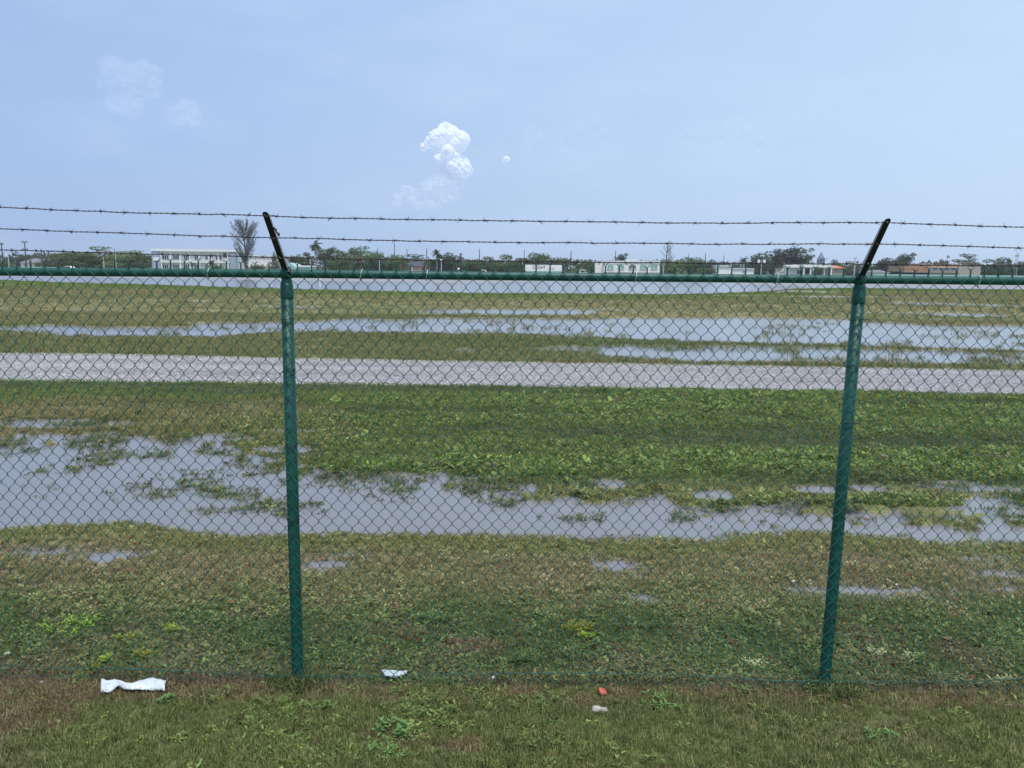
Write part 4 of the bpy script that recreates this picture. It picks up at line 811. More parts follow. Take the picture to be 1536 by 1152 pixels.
TREES = [
 (2, 391, 30, 236, 'broad', 1, 'leaf', 'low green tree at the left edge of the photo'),
 (50, 383, 40, 262, 'broad', 2, 'leaf_dark', 'dark round tree rising behind the grey roofed house'),
 (28, 387, 34, 264, 'ragged', 1, 'leaf_dark', 'dull green tree left behind the grey roofed house'),
 (85, 380, 52, 236, 'layered', 1, 'leaf', 'first spreading tree right of the grey roofed house'),
 (116, 378, 50, 232, 'layered', 2, 'leaf', 'second spreading tree right of the grey roofed house'),
 (152, 373, 60, 234, 'layered', 3, 'leaf_light', 'tallest and palest spreading tree left of the white two storey block'),
 (188, 376, 54, 229, 'layered', 1, 'leaf_light', 'broad spreading tree with layered boughs behind the tall lamp post'),
 (212, 380, 42, 227, 'layered', 2, 'leaf', 'spreading tree touching the left wall of the white two storey block'),
 (434, 385, 30, 246, 'ragged', 2, 'leaf_light', 'pale loose tree directly right of the left black arm'),
 (456, 380, 36, 240, 'broad', 3, 'leaf', 'rounded tree above the pale teal roof'),
 (492, 374, 34, 244, 'ragged', 3, 'leaf', 'ragged tree right of the coconut palm'),
 (512, 379, 40, 238, 'broad', 1, 'leaf', 'bushy tree midway between the coconut palm and the dry palm'),
 (532, 372, 34, 246, 'ragged', 1, 'leaf', 'tall pointed tree behind the dry palm'),
 (554, 376, 42, 242, 'broad', 2, 'leaf', 'rounded tree right of the dry palm'),
 (574, 385, 34, 238, 'broad', 4, 'leaf_dark', 'dark tree below the tall mast left of the pink house'),
 (594, 386, 36, 236, 'shrub', 1, 'leaf', 'bushy green tree against the orange roof'),
 (622, 384, 58, 262, 'layered', 3, 'leaf_dark', 'wide dark tree behind the pink house'),
 (650, 388, 26, 240, 'ragged', 2, 'leaf', 'light tree right of the pink house'),
 (676, 380, 38, 238, 'broad', 4, 'leaf_dark', 'dense dark dome shaped tree right of the pale lamp post'),
 (702, 394, 30, 240, 'ragged', 3, 'leaf', 'low tree right of the dense dark dome shaped tree'),
 (728, 386, 46, 244, 'broad', 3, 'leaf', 'green tree above the white pick-up truck'),
 (764, 384, 48, 246, 'broad', 1, 'leaf', 'green tree left of the white billboard'),
 (804, 379, 42, 242, 'broad', 2, 'leaf', 'tall rounded tree behind the left half of the white billboard'),
 (834, 387, 48, 246, 'shrub', 2, 'leaf', 'lower green tree behind the right half of the white billboard'),
 (884, 394, 34, 228, 'shrub', 1, 'leaf_light', 'yellow green bush at the left wall of the arched building'),
 (932, 382, 17, 262, 'ragged', 1, 'leaf_dark', 'dark tree top poking above the roof of the arched building'),
 (1008, 391, 40, 232, 'shrub', 2, 'leaf_light', 'bushy tree at the foot of the bare tree'),
 (1038, 390, 44, 234, 'shrub', 1, 'leaf', 'thick bush in the middle of the hedge right of the bare tree'),
 (1062, 394, 34, 230, 'shrub', 3, 'leaf_dark', 'dark bush at the left end of the low white shed'),
 (1071, 390, 20, 260, 'broad', 4, 'leaf_dark', 'small far tree between the hedge and the low white shed'),
 (1101, 396, 36, 262, 'layered', 1, 'leaf_dark', 'low dark tree above the low white shed'),
 (1147, 381, 42, 244, 'broad', 4, 'leaf_dark', 'dark round tree behind the two headed lamp post'),
 (1179, 374, 50, 246, 'ragged', 3, 'leaf_dark', 'tallest dark tree left of the church spire'),
 (1200, 378, 38, 248, 'ragged', 2, 'leaf_dark', 'dark tree with an arm reaching towards the church spire'),
 (1160, 396, 34, 226, 'shrub', 3, 'leaf_dark', 'low bush in front of the long white building'),
 (1252, 393, 12, 262, 'shrub', 1, 'leaf_dark', 'small tree top above the red end of the pavilion roof'),
 (1274, 393, 32, 240, 'broad', 3, 'leaf', 'green tree left of the right black arm'),
 (1318, 394, 34, 246, 'broad', 2, 'leaf_light', 'light green tree just right of the right black arm'),
 (1340, 388, 46, 240, 'broad', 4, 'leaf_dark', 'dark rounded tree left of the unfinished building'),
 (1357, 382, 30, 244, 'ragged', 1, 'leaf_dark', 'tall dark tree at the left corner of the unfinished building'),
 (1414, 388, 18, 268, 'ragged', 2, 'leaf_dark', 'small tree behind the middle of the unfinished building'),
 (1448, 384, 44, 268, 'layered', 3, 'leaf_dark', 'wide tree behind the right end of the unfinished building'),
 (1486, 390, 54, 238, 'broad', 3, 'leaf_dark', 'first rounded tree right of the unfinished building'),
 (1514, 389, 54, 242, 'broad', 1, 'leaf_dark', 'dark rounded tree left of the pale radio mast'),
 (1552, 391, 50, 240, 'broad', 2, 'leaf_dark', 'dark tree cut by the right edge of the photo')]
for a in TREES: tree(*a)
tree(412, 385, 15, 214, 'cone', 1, 'leaf_dark', 'narrow conical shrub against the white warehouse', name='conical_shrub', cat='shrub', grp=None)
for (x, top, w_, lab) in [(322, 398, 22, 'low bush at the foot of the white two storey block, under its right end'), (386, 398, 26, 'low bush at the foot of the white warehouse'), (1228, 402, 16, 'round bush between the pavilion columns'), (1060, 402, 30, 'low bush at the near foot of the hedge'), (870, 402, 24, 'low bush between billboard and arched building')]:
    tree(x, top, w_, 212, 'shrub', 3, 'leaf', lab, grp='low bushes in front of the far buildings', name='bush', cat='bush')

# far wood behind everything, reads as one mass
mb = MB(); rg = np.random.default_rng(5); bl = []
for x in np.linspace(-500, 2050, 420):
    D = 300+rg.uniform(-15, 25); top = hor(x)-8-7*abs(float(fbm(np.array([x*0.012]), np.array([0.0]), 3, 9)[0]))-3*rg.uniform()
    p = at(x, top, D); bl.append((p.x, D, p.z*0.55, 2.6, 2.6, p.z*0.5))
leaf_cards(mb, bl, 30000, 0.55, rg); o = mb.build('treeline', M['leaf_dark']); tag(o, 'dark low treeline far behind the buildings', 'trees', kind='stuff')

def frond_palm(x, top, D, R_, label, dry=False, trunkm='palm_bark', nf=20, grp='palms among the far trees'):
    p = at(x, top, D); H = p.z; R_ = R_/FPX*D; e = empty('palm_tree', (p.x, D, 0)); tag(e, label, 'palm tree', grp); rg = np.random.default_rng(int(x))
    hz = H-R_*0.45; mb = MB(); mb.tube([(0, 0, -0.1), (0.1, 0, hz*0.4), (0.05, 0, hz*0.8), (0, 0, hz)], [0.26, 0.2, 0.17, 0.15], 7); mb.build('trunk', M[trunkm], e, smooth=True)
    for k in range(nf):
        th = k*2.399; el = rg.uniform(-0.5, 1.25) if not dry else rg.uniform(-0.9, 0.7); mb = MB(); L = R_*rg.uniform(0.9, 1.15)
        pts_ = []; d = np.array([math.cos(th)*math.cos(el), math.sin(th)*math.cos(el), math.sin(el)]); q = np.array([0, 0, hz])
        for i in range(9): pts_.append(q.copy()); q = q+d*L/8; d = d+np.array([0, 0, -0.17]); d /= np.linalg.norm(d)
        mb.tube(pts_, np.linspace(0.05, 0.015, 9), 4)
        side = np.array([-math.sin(th), math.cos(th), 0])
        for i in range(1, 9):
            for s_ in (-1, 1):
                for j in (0, 0.5):
                    b0 = pts_[i]-(pts_[i]-pts_[i-1])*j; l = L*0.34*math.sin(0.5+i/9*2.3); tipq = b0+side*s_*l+(pts_[i]-pts_[i-1])*0.8+np.array([0, 0, -0.35*l]); wv = (pts_[i]-pts_[i-1])*0.34
                    mb.add([b0-wv, b0+wv, tipq], [(0, 1, 2)])
        mb.build('frond', M['dry_palm' if dry else 'palm_leaf'], e)
frond_palm(473, 363, 232, 11, 'coconut palm rising above the trees behind the left panel')
frond_palm(539, 383, 222, 13, 'palm with drooping dry fronds and a pale trunk', dry=True, nf=26)
frond_palm(655, 377, 236, 8.5, 'small coconut palm right of the pink house')
frond_palm(848, 390, 226, 8, 'short palm just right of the white billboard', nf=14)
frond_palm(865, 391, 226, 9, 'short palm midway between billboard and arched building', nf=14)
frond_palm(1116, 386, 232, 8, 'palm standing over the low white shed', nf=14)
frond_palm(316, 392, 208, 7, 'small palm in front of the right half of the white two storey block', nf=12)
frond_palm(288, 394, 206, 6, 'small palm in front of the middle of the white two storey block', nf=12)

# casuarina beside the white block
def casuarina(x, top, w_, D, label, bare=False, seed=3):
    p = at(x, top, D); H = p.z; Wm = w_/FPX*D; e = empty('bare_tree' if bare else 'casuarina_tree', (p.x, D, 0)); tag(e, label, 'tree'); rg = np.random.default_rng(seed)
    tb = MB(); cb = MB(); tb.tube([(0, 0, -0.1), (0.1, 0, H*0.3), (-0.1, 0, H*0.65), (0.0, 0, H*0.9)], [0.28, 0.22, 0.12, 0.04], 6)
    n = 26 if bare else 92
    for i in range(n):
        f = rg.uniform(0.12, 0.88); z = H*f; th = rg.uniform(0, 6.28); up = rg.uniform(0.9, 2.2); reach = Wm*0.5*((1.15-0.55*f) if bare else (0.85+0.5*math.sin(f*3.0)))*rg.uniform(0.6, 1.1)
        if f < 0.3: reach *= 0.8
        pts_ = []; q = np.array([0, 0, z]); d = np.array([math.cos(th), math.sin(th), up*0.6]); d /= np.linalg.norm(d); L = reach/max(0.35, math.hypot(d[0], d[1]))*0.8
        L = min(L, (H-z)*1.15+0.8)
        for k in range(7): pts_.append(q.copy()); q = q+d*L/6; d = d+np.array([0, 0, 0.12])+rg.normal(0, 0.06, 3); d /= np.linalg.norm(d)
        tb.tube(pts_, np.linspace(0.075 if bare else 0.05, 0.015, 7), 4)
        for k in range(2, 7):
            for j in range(3 if bare else 9):
                b0 = pts_[k]+rg.normal(0, 0.10, 3); dd = d*0.9+rg.normal(0, 0.55, 3); dd[2] += 0.45; dd /= np.linalg.norm(dd); l = rg.uniform(0.5, 1.1)*(1.1 if bare else 1.0); wv = np.cross(dd, rg.normal(size=3)); wv = wv/np.linalg.norm(wv)*(0.028 if bare else 0.042)
                (tb if bare else cb).add([b0-wv, b0+wv, b0+dd*l], [(0, 1, 2)])
    tb.build('trunk', M['bark'], e)
    if not bare: cb.build('crown', M['casuarina'], e)
casuarina(366, 336, 42, 210, 'tall feathery casuarina tree at the right end of the white two storey block', seed=3)
casuarina(1001, 367, 34, 226, 'leafless grey tree at the right end of the arched building', bare=True, seed=8)

# ------------------------------------------------------------------ buildings
def XZ(x, y, D): p = at(x, y, D); return p.x, p.z
def rect(mb, x0, y0, x1, y1, D, depth, base=None, mi=0):
    X0, Z1 = XZ(x0, y0, D); X1, _ = XZ(x1, y0, D); _, Z0 = XZ(x0, y1, D)
    if base is not None: Z0 = base
    mb.box(X0, X1, D, D+depth, Z0, Z1, mi); return X0, X1, Z0, Z1
def part(name, m, parent, *rects, cls=MB):
    mb = MB()
    for r in rects: rect(mb, *r[:6], *( [r[6]] if len(r) > 6 else []))
    return mb.build(name, M[m], parent)
# white two storey block
D = 220; bd = empty('apartment_block'); tag(bd, 'long white two storey block with a row of tall windows and balconies', 'building')
part('wall', 'white_wall', bd, (238, 376.5, 352, 405, D+0.9, 9, -0.1)); 
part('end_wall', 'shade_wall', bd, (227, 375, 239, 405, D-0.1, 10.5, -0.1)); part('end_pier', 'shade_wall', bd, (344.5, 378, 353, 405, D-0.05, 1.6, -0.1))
part('roof', 'white_roof', bd, (226.5, 373.0, 353, 376.6, D-0.25, 12)).name = 'roof'
part('floor_slab', 'white_wall', bd, (239.2, 391.5, 344.4, 393.6, D-0.02, 0.9))
part('sign_panel', 'white_roof', bd, (229.5, 386, 238.5, 391, D-0.2, 0.09))
for x in np.linspace(241, 341, 8): part('column', 'white_roof', bd, (x-0.9, 376.8, x+0.9, 405, D+0.05, 0.35, 0.0))
for k in range(6):
    x = 247.8+k*16.0
    for y0, y1 in ((383.2, 390.2), (397.2, 405)):
        fr = part('window', 'white_roof', bd, (x-4.6, y0-0.5, x+4.6, y1+0.3, D+0.80, 0.09))
        for j in (-1, 0, 1): part('pane', 'glass', fr, (x+j*3-0.95, y0, x+j*3+0.95, y1, D+0.74, 0.055))
part('balcony_shade_panel', 'grey_roof', bd, (334.5, 379.5, 340, 386.5, D+0.80, 0.08))  # flat grey panel on the wall, painting the shade of a balcony recess
for y in (389.0, 402.5): part('balcony_railing', 'white_wall', bd, (240, y, 344, y+0.35, D+0.2, 0.06), (240, y+1.4, 344, y+1.65, D+0.2, 0.06))
# warehouse
D = 228; bd = empty('warehouse'); tag(bd, 'plain white warehouse wall right of the casuarina trees', 'building')
part('wall', 'cream', bd, (372, 384.2, 416, 405, D, 20, -0.1)); part('roof', 'white_roof', bd, (371.5, 383, 416.5, 384.3, D-0.3, 21))
for i in range(4): part('door', 'block', bd, (376+i*8, 396, 379.5+i*8, 405, D-0.08, 0.1, 0.0))
for i in range(6): part('panel_joint', 'block', bd, (376+i*6.6, 385.5, 376.3+i*6.6, 394, D-0.06, 0.07))
# generic hip roof house
def hip(mb, X0, X1, Y0, Y1, Z0, Z1, ov=0.5, ridge=0.45):
    X0 -= ov; X1 += ov; Y0 -= ov; Y1 += ov; cx = (X0+X1)/2; cy = (Y0+Y1)/2; rl = (X1-X0)*ridge/2
    v = [(X0, Y0, Z0), (X1, Y0, Z0), (X1, Y1, Z0), (X0, Y1, Z0), (cx-rl, cy, Z1), (cx+rl, cy, Z1)]
    mb.add(v, [(0, 3, 2, 1), (0, 1, 5, 4), (1, 2, 5), (2, 3, 4, 5), (3, 0, 4)])
def house(name, x0, x1, ytop, yeave, D, depth, wallm, roofm, label, wins=(), ridge=0.4, doorx=None):
    e = empty(name); tag(e, label, 'house'); X0, Z1 = XZ(x0, ytop, D); X1, _ = XZ(x1, ytop, D); _, Ze = XZ((x0+x1)/2, yeave, D)
    Z1 = XZ((x0+x1)/2, ytop, D+depth/2)[1]
    mb = MB(); mb.box(X0, X1, D, D+depth, -0.1, Ze); mb.build('wall', M[wallm], e); mb = MB(); hip(mb, X0, X1, D, D+depth, Ze+0.003, Z1, ridge=ridge); mb.build('roof', M[roofm], e)
    for x in wins: part('window', 'glass', e, (x-1.2, yeave+1.5, x+1.2, yeave+6, D-0.06, 0.1))
    return e
house('house', 30, 60, 387.5, 394.0, 244, 9, 'white_wall', 'grey_roof', 'small white house with a grey hip roof at far left', (38, 46, 54))
e = house('house', 604, 640, 392.8, 399.3, 236, 9, 'pink', 'dark_roof', 'pink house with a dark hipped roof', (612, 634))
part('door', 'white_wall', e, (616.5, 400.5, 619, 410, 235.9, 0.12, 0.0))
house('house', 588, 606, 395, 400.5, 242, 8, 'cream', 'orange_roof', 'house with an orange roof half hidden left of the pink house', (598,))
# teal roof shed and mint fence panel
D = 218; e = empty('shed'); tag(e, 'shed with a pale teal curved roof beside the left post', 'shed')
mb = MB(); X0, _ = XZ(419, 400, D); X1, _ = XZ(446, 400, D); _, zt = XZ(432, 394.3, D); n = 12; pr = [(X0+(X1-X0)*i/n, 1.3+(zt-1.3)*math.sin(math.pi*i/n)) for i in range(n+1)]
v = [(x, D, z) for x, z in pr]+[(x, D+8, z) for x, z in pr]; f = [(i, i+1, n+2+i, n+1+i) for i in range(n)]+[tuple(range(n+1))[::-1], tuple(range(n+1, 2*n+2))]; mb.add(v, f); mb.build('roof', M['teal_roof'], e)
part('wall', 'white_wall', e, (420, 402, 445, 405, D+0.1, 7.6, -0.1))
D = 216; e = empty('low_hall'); tag(e, 'low pale mint hall with a flat roof right of the teal roofed shed', 'building'); part('wall', 'teal_roof', e, (447, 400.5, 465.5, 408, D, 6, -0.1)); part('roof', 'white_roof', e, (446.5, 398.2, 466, 400.4, D-0.3, 6.6))
# white billboard wall
D = 214; e = empty('billboard'); tag(e, 'long white billboard with dark lettering standing before the trees', 'billboard')
part('board', 'white_roof', e, (788, 397, 843, 406.5, D, 0.5)); part('lower_panel', 'teal_roof', e, (789, 406.7, 842, 416, D+0.05, 0.3, 0.0))
part('pink_patch', 'pink_sign', e, (822, 400.5, 832, 404.5, D-0.05, 0.06)); 
for x in (790, 806, 825, 841): part('leg', 'pole_pale', e, (x-0.4, 406, x+0.4, 412, D+0.5, 0.2, 0.0))
fc = bpy.data.curves.new('lettering', 'FONT'); fc.body = 'CRIGHT'; fc.align_x = 'CENTER'; fc.align_y = 'CENTER'; fc.size = 1.25; fc.extrude = 0.01; fc.space_character = 1.0
fo = bpy.data.objects.new('lettering_source', fc); COL.objects.link(fo); bpy.context.view_layer.update(); me = bpy.data.meshes.new_from_object(fo); bpy.data.objects.remove(fo)
me.materials.clear(); me.materials.append(M['sign_text']); lo = bpy.data.objects.new('lettering', me); COL.objects.link(lo); lo.parent = e; q = at(808.5, 401.3, D-0.04); lo.location = q; lo.rotation_euler = (math.pi/2, 0, 0); lo.scale = (0.8, 1, 1)
# arched window building
D = 222; e = empty('arched_building'); tag(e, 'cream building with a row of arched teal windows', 'building')
part('wall', 'cream', e, (906, 392.5, 990, 416, D, 12, -0.1)); part('side_wing', 'cream', e, (893, 394, 905.8, 416, D+1.5, 9, -0.1)); part('cornice', 'white_roof', e, (905.5, 390.8, 990.5, 392.4, D-0.25, 12.5)); part('parapet', 'cream', e, (939, 389.4, 958, 390.7, D-0.1, 2))
part('base_band', 'block', e, (905, 407.6, 990.5, 416, D-0.15, 0.14, 0.0)); part('string_course', 'white_roof', e, (908, 395.3, 938, 395.9, D-0.08, 0.07), (960, 395.3, 988, 395.9, D-0.08, 0.07))
def arch(x, y0, y1, w_, m, parent, D, square=False):
    X, Zb = XZ(x, y1, D); _, Zt = XZ(x, y0, D); hw = w_/2/FPX*D; mb = MB(); o_ = [(-hw, Zb), (hw, Zb)]
    if square: o_ += [(hw, Zt), (-hw, Zt)]
    else:
        hh = Zt-Zb; o_ = [(-hw, Zb), (hw, Zb)]+[(hw*math.cos(a), Zb+hh*0.25+hh*0.75*math.sin(a)) for a in np.linspace(0, math.pi, 12)]
    n = len(o_); v = [(X+a, D, b) for a, b in o_]+[(X+a, D+0.1, b) for a, b in o_]; mb.add(v, [tuple(range(n)), tuple(range(n, 2*n))[::-1]]+[(j, n+j, n+(j+1) % n, (j+1) % n) for j in range(n)])
    o = mb.build('window', M[m], parent)
    part('mullion', 'white_roof', o, (x-0.25, y0+0.6, x+0.25, y1, D-0.03, 0.03)); part('sill', 'white_roof', o, (x-w_/2-0.4, y1+0.05, x+w_/2+0.4, y1+0.5, D-0.12, 0.16))
for x, w_, m_, sq in ((915.5, 9.5, 'teal_glass', 0), (931.5, 10, 'teal_glass', 0), (948.5, 11, 'grey_roof', 0), (964.5, 9.5, 'teal_glass', 0), (981, 10, 'teal_glass', 1)): arch(x, 396.6, 403.2, w_, m_, e, D-0.09, sq)
# low white shed
D = 224; e = empty('long_shed'); tag(e, 'long low white shed right of the hedge', 'building')
part('wall', 'white_wall', e, (1074, 399.5, 1097, 418, D, 10, -0.1), (1097.1, 403.3, 1131, 418, D+0.5, 9, -0.1)); part('roof', 'white_roof', e, (1073.5, 398, 1097.3, 399.4, D-0.3, 11), (1097.4, 402.2, 1131.5, 403.2, D+0.2, 10)); part('window', 'shade_wall', e, (1114, 406, 1120, 409.5, D+0.44, 0.08))
# long white building and pavilion
D = 222; e = empty('long_building'); tag(e, 'pale grey building with a flat fascia left of the pavilion', 'building')
part('wall', 'cream', e, (1178, 401, 1206, 418, D+1, 9, -0.1), (1163, 402.5, 1177.9, 418, D+2, 8, -0.1)); part('fascia', 'white_wall', e, (1177, 397.2, 1204, 401.2, D-0.2, 1.1)); part('band', 'shade_wall', e, (1178, 401.3, 1204, 402.1, D-0.1, 0.9)); part('sign', 'red_sign', e, (1199.8, 397.6, 1203, 400.4, D-0.3, 0.09))
for i in range(3): part('window', 'glass', e, (1196+i*3.2, 405.5, 1198.2+i*3.2, 411, D+0.92, 0.1))
D = 220; e = empty('pavilion'); tag(e, 'open pavilion with a bright white roof on white columns', 'building')
mb = MB(); X0, Z0 = XZ(1204.5, 401.1, D); X1, Z1 = XZ(1256, 401.1, D); _, Zt = XZ(1230, 396.2, D); mb.add([(X0, D, Z0), (X1, D, Z0+0.1), (X0, D+9, Z0), (X1, D+9, Z0), (X0, D, Zt), (X1-4.2, D, Zt), (X0, D+9, Zt), (X1-4.2, D+9, Zt)], [(0, 1, 5, 4), (4, 5, 7, 6), (2, 6, 7, 3), (0, 4, 6, 2), (1, 3, 7, 5), (0, 2, 3, 1)]); mb.build('roof', M['white_roof'], e)
for x in (1206.5, 1216.5, 1237, 1247.6): part('column', 'white_roof', e, (x-0.9, 401.2, x+0.9, 418, D+0.2, 0.4, 0.0))
part('back_wall', 'block', e, (1206, 402, 1218, 418, D+6, 0.3, 0.0), (1227, 402, 1240, 418, D+6, 0.3, 0.0)); part('window', 'glass', e, (1208, 405, 1214, 410, D+5.9, 0.09)); part('door', 'white_roof', e, (1233.4, 403.5, 1237, 412, D+5.9, 0.09, 0.0))
house('house', 1249, 1266, 398.0, 402.5, 232, 7, 'block', 'orange_roof', 'red roofed house end right of the pavilion')
house('house', 1308, 1334, 405.0, 409.0, 216, 6, 'white_wall', 'grey_roof', 'low grey roofed house just right of the right post')
# church
D = 330; e = empty('church'); tag(e, 'grey blue church spire above the pavilion roof', 'church')
Xc, Zs = XZ(1231.5, 390, D); _, Zt = XZ(1231.5, 377, D); s = 1.25; mb = MB(); mb.box(Xc-s, Xc+s, D-s, D+s, -0.1, Zs); mb.build('tower', M['spire'], e)
mb = MB(); s2 = 1.35; mb.add([(Xc-s2, D-s2, Zs), (Xc+s2, D-s2, Zs), (Xc+s2, D+s2, Zs), (Xc-s2, D+s2, Zs), (Xc, D, Zt)], [(0, 3, 2, 1), (0, 1, 4), (1, 2, 4), (2, 3, 4), (3, 0, 4)]); mb.build('spire', M['spire'], e)
for dx in (-0.45, 0.45): mb = MB(); mb.box(Xc+dx-0.2, Xc+dx+0.2, D-s-0.05, D-s+0.05, Zs-2.2, Zs-0.6); mb.build('opening_shade', M['dark_roof'], e)  # dark slabs on the tower face paint the shade inside the openings
mb = MB(); mb.box(Xc-1, Xc+2.6, D-s-0.3, D-s-0.1, Zs+0.55, Zs+0.7); mb.build('scaffold_bar', M['pole_dark'], e)
# unfinished building
D = 224; e = empty('unfinished_building'); tag(e, 'unfinished two storey building of bare timber and concrete blocks', 'building'); rg = np.random.default_rng(2)
part('wall', 'block', e, (1396, 401, 1438, 420, D+0.6, 12, -0.1), (1438.1, 399.5, 1471.5, 420, D+0.3, 12, -0.1)); part('timber_wall', 'timber', e, (1357, 399.2, 1395.9, 407.5, D+0.8, 10)); part('ground_floor', 'dark_roof', e, (1360, 407.6, 1395.9, 420, D+1.4, 8, -0.1))
part('upper_timber', 'timber', e, (1396, 397.5, 1438, 400.9, D+1, 10)); part('slab', 'block', e, (1356.5, 407.4, 1440, 408.4, D+0.1, 1.2))
for i in range(16):
    x = 1358+i*2.4; o = part('stud', 'timber', e, (x, 399.0, x+0.5, 407.4, D+0.55, 0.2))
for i in range(8): mb = MB(); a_ = at(1360+i*4, 407, D+0.4); b_ = at(1366+i*4, 400, D+0.4); mb.tube([a_, b_], 0.09, 4); mb.build('brace', M['timber'], e)
for i in range(30):
    x = 1366+i*3.4+rg.uniform(-0.8, 0.8); mb = MB(); a_ = at(x, 400.5, D+1.2); b_ = at(x+rg.uniform(-0.3, 0.3), 394.5-rg.uniform(0, 2), D+1.2); mb.tube([a_, b_], 0.07, 4); mb.build('upright', M['timber' if i % 3 else 'block'], e)
for i in range(4): part('opening_shade', 'dark_roof', e, (1400+i*9, 402.5, 1406+i*9, 405.5, D+0.52, 0.1))  # no holes in the wall: dark slabs give the openings their inner shade
for i in range(2): part('slab_band', 'shade_wall', e, (1396, 401.2+i*3.6, 1438, 401.8+i*3.6, D+0.45, 0.14))
# perimeter wall at far right
D = 206; e = MB(); rect(e, 1312, 411.2, 1700, 420, D, 0.25, -0.1); o = e.build('boundary_wall', M['teal_roof']); tag(o, 'low pale boundary wall in front of the unfinished building', 'wall')

# ------------------------------------------------------------------ poles and masts
def pole(x, top, D, r, label, m='pole_dark', arms_=(), head=None, name='utility_pole', cat='utility pole', grp='utility poles along the far road'):
    p = at(x, top, D); e = empty(name, (p.x, D, 0)); tag(e, label, cat, grp); mb = MB(); mb.tube([(0, 0, -0.2), (0, 0, p.z*0.5), (0, 0, p.z)], [r*1.25, r*1.1, r*0.8], 7); mb.build('shaft', M[m], e)
    for (dy, hw) in arms_:
        z = at(x, top+dy, D).z; w_ = hw/FPX*D; mb = MB(); mb.box(-w_, w_, -0.1, 0.1, z-0.12, z+0.1); 
        for s_ in (-0.9, -0.45, 0.45, 0.9): mb.tube([(s_*w_, 0, z+0.1), (s_*w_, 0, z+0.45)], 0.07, 5)
        mb.build('crossarm', M[m], e)
    if head:
        for s_ in head:
            mb = MB(); mb.box(s_-0.3, s_+0.3, -0.2, 0.2, p.z-0.7 if len(head) > 1 else p.z-0.3, p.z+0.1); mb.build('lamp_head', M['white_roof'], e)
    return e
pole(36.5, 362.5, 228, 0.17, 'tallest utility pole with two crossarms, far left', arms_=((0.8, 4.2), (12, 4.5)))
pole(2, 365, 226, 0.17, 'utility pole at the left edge of the photo', arms_=((1.5, 2.5),))
pole(17.5, 372.5, 256, 0.12, 'thin pole left of the two crossarm pole'); pole(23.3, 376, 258, 0.12, 'short thin pole just left of the two crossarm pole')
pole(61.5, 373.5, 222, 0.18, 'plain dark pole at the right corner of the grey roofed house')
pole(95, 374, 262, 0.10, 'thin pole tip above the first spreading trees'); pole(98.5, 375, 258, 0.12, 'thicker pole tip above the first spreading trees'); pole(171, 372, 258, 0.10, 'thin pole tip above the broad spreading tree')
pole(566.5, 373, 262, 0.12, 'thin mast above the dark tree left of the pink house'); pole(591.5, 364.5, 262, 0.13, 'tallest mast left of the pink house'); pole(610.5, 374, 264, 0.12, 'mast rising behind the left side of the pink house roof')
pole(640, 372.5, 264, 0.14, 'mast above the right end of the pink house'); pole(691.2, 381, 240, 0.15, 'dark pole right of the dense dark dome shaped tree', arms_=((0.8, 1.8),)); pole(719.3, 373.5, 256, 0.14, 'tall thin mast above the white pick-up truck')
pole(709.5, 389, 262, 0.1, 'short pole left of the tall thin mast over the pick-up truck'); pole(786.5, 374.5, 262, 0.12, 'thin mast above the left end of the white billboard'); pole(856.5, 376.5, 240, 0.15, 'tall mast right of the white billboard', arms_=((13, 1.6),))
pole(881, 391, 256, 0.11, 'short pole left of the arched building'); pole(923.5, 376, 256, 0.13, 'mast above the second arched window', arms_=((11, 2.2),)); pole(1033, 381, 262, 0.11, 'thin faint mast above the hedge'); pole(1058.5, 380, 262, 0.14, 'darker mast above the right end of the hedge')
pole(1086, 383, 262, 0.11, 'thin mast above the left end of the low white shed'); pole(1283, 387.5, 226, 0.16, 'pale pole with a short crossarm left of the right black arm', 'pole_pale', arms_=((0.4, 2.0),)); pole(1211, 394, 262, 0.1, 'short vent pole on the skyline left of the spire'); pole(1217.5, 391.5, 262, 0.1, 'taller vent pole on the skyline left of the spire')
G3 = 'lamp posts before the far buildings'
for (x, t_, hd, lab) in [(12, 381, (-0.4,), 'pale lamp post at far left before the low trees'), (155, 386, (), 'pale post in front of the tallest spreading tree'), (172.5, 373.5, (), 'tall pale post in front of the broad spreading tree'), (465.5, 389, (), 'pale post before the trees right of the mint hall'), (662, 389.5, (0.0,), 'pale lamp post between the pink house and the dark dome tree'), (783.5, 389.5, (), 'pale post left of the white billboard'), (995.5, 397, (), 'pale post at the foot of the bare tree'), (1142.5, 390, (-0.75, 0.75), 'two headed lamp post before the dark trees'), (569, 388, (), 'thin pale post before the bushy trees left of the pink house')]:
    pole(x, t_, 208, 0.11, lab, 'pole_pale', head=hd, name='lamp_post', cat='lamp post', grp=G3)
# radio mast at right
D = 236; p = at(1527, 376, D); e = empty('radio_mast', (p.x, D, 0)); tag(e, 'pale lattice radio mast near the right edge', 'mast'); mb = MB(); H = p.z
cr3 = [(0.55*math.cos(a), 0.55*math.sin(a)) for a in (0.5, 2.6, 4.7)]
for cx, cy in cr3: mb.tube([(cx*1.2, cy*1.2, -0.2), (cx*0.5, cy*0.5, H*0.92)], 0.06, 4)
for k in range(14):
    z = H*0.92*k/14; z2 = H*0.92*(k+1)/14
    for j in range(3): a_, b_ = cr3[j], cr3[(j+1) % 3]; f0, f1 = 1.2-0.7*k/14, 1.2-0.7*(k+1)/14; mb.tube([(a_[0]*f0, a_[1]*f0, z), (b_[0]*f1, b_[1]*f1, z2)], 0.03, 3)
mb.build('lattice', M['pole_pale'], e); mb = MB(); mb.tube([(0, 0, H*0.9), (0, 0, H)], 0.05, 5); mb.box(-0.5, 0.5, -0.2, 0.2, H*0.80, H*0.86); mb.build('antenna', M['pole_pale'], e)

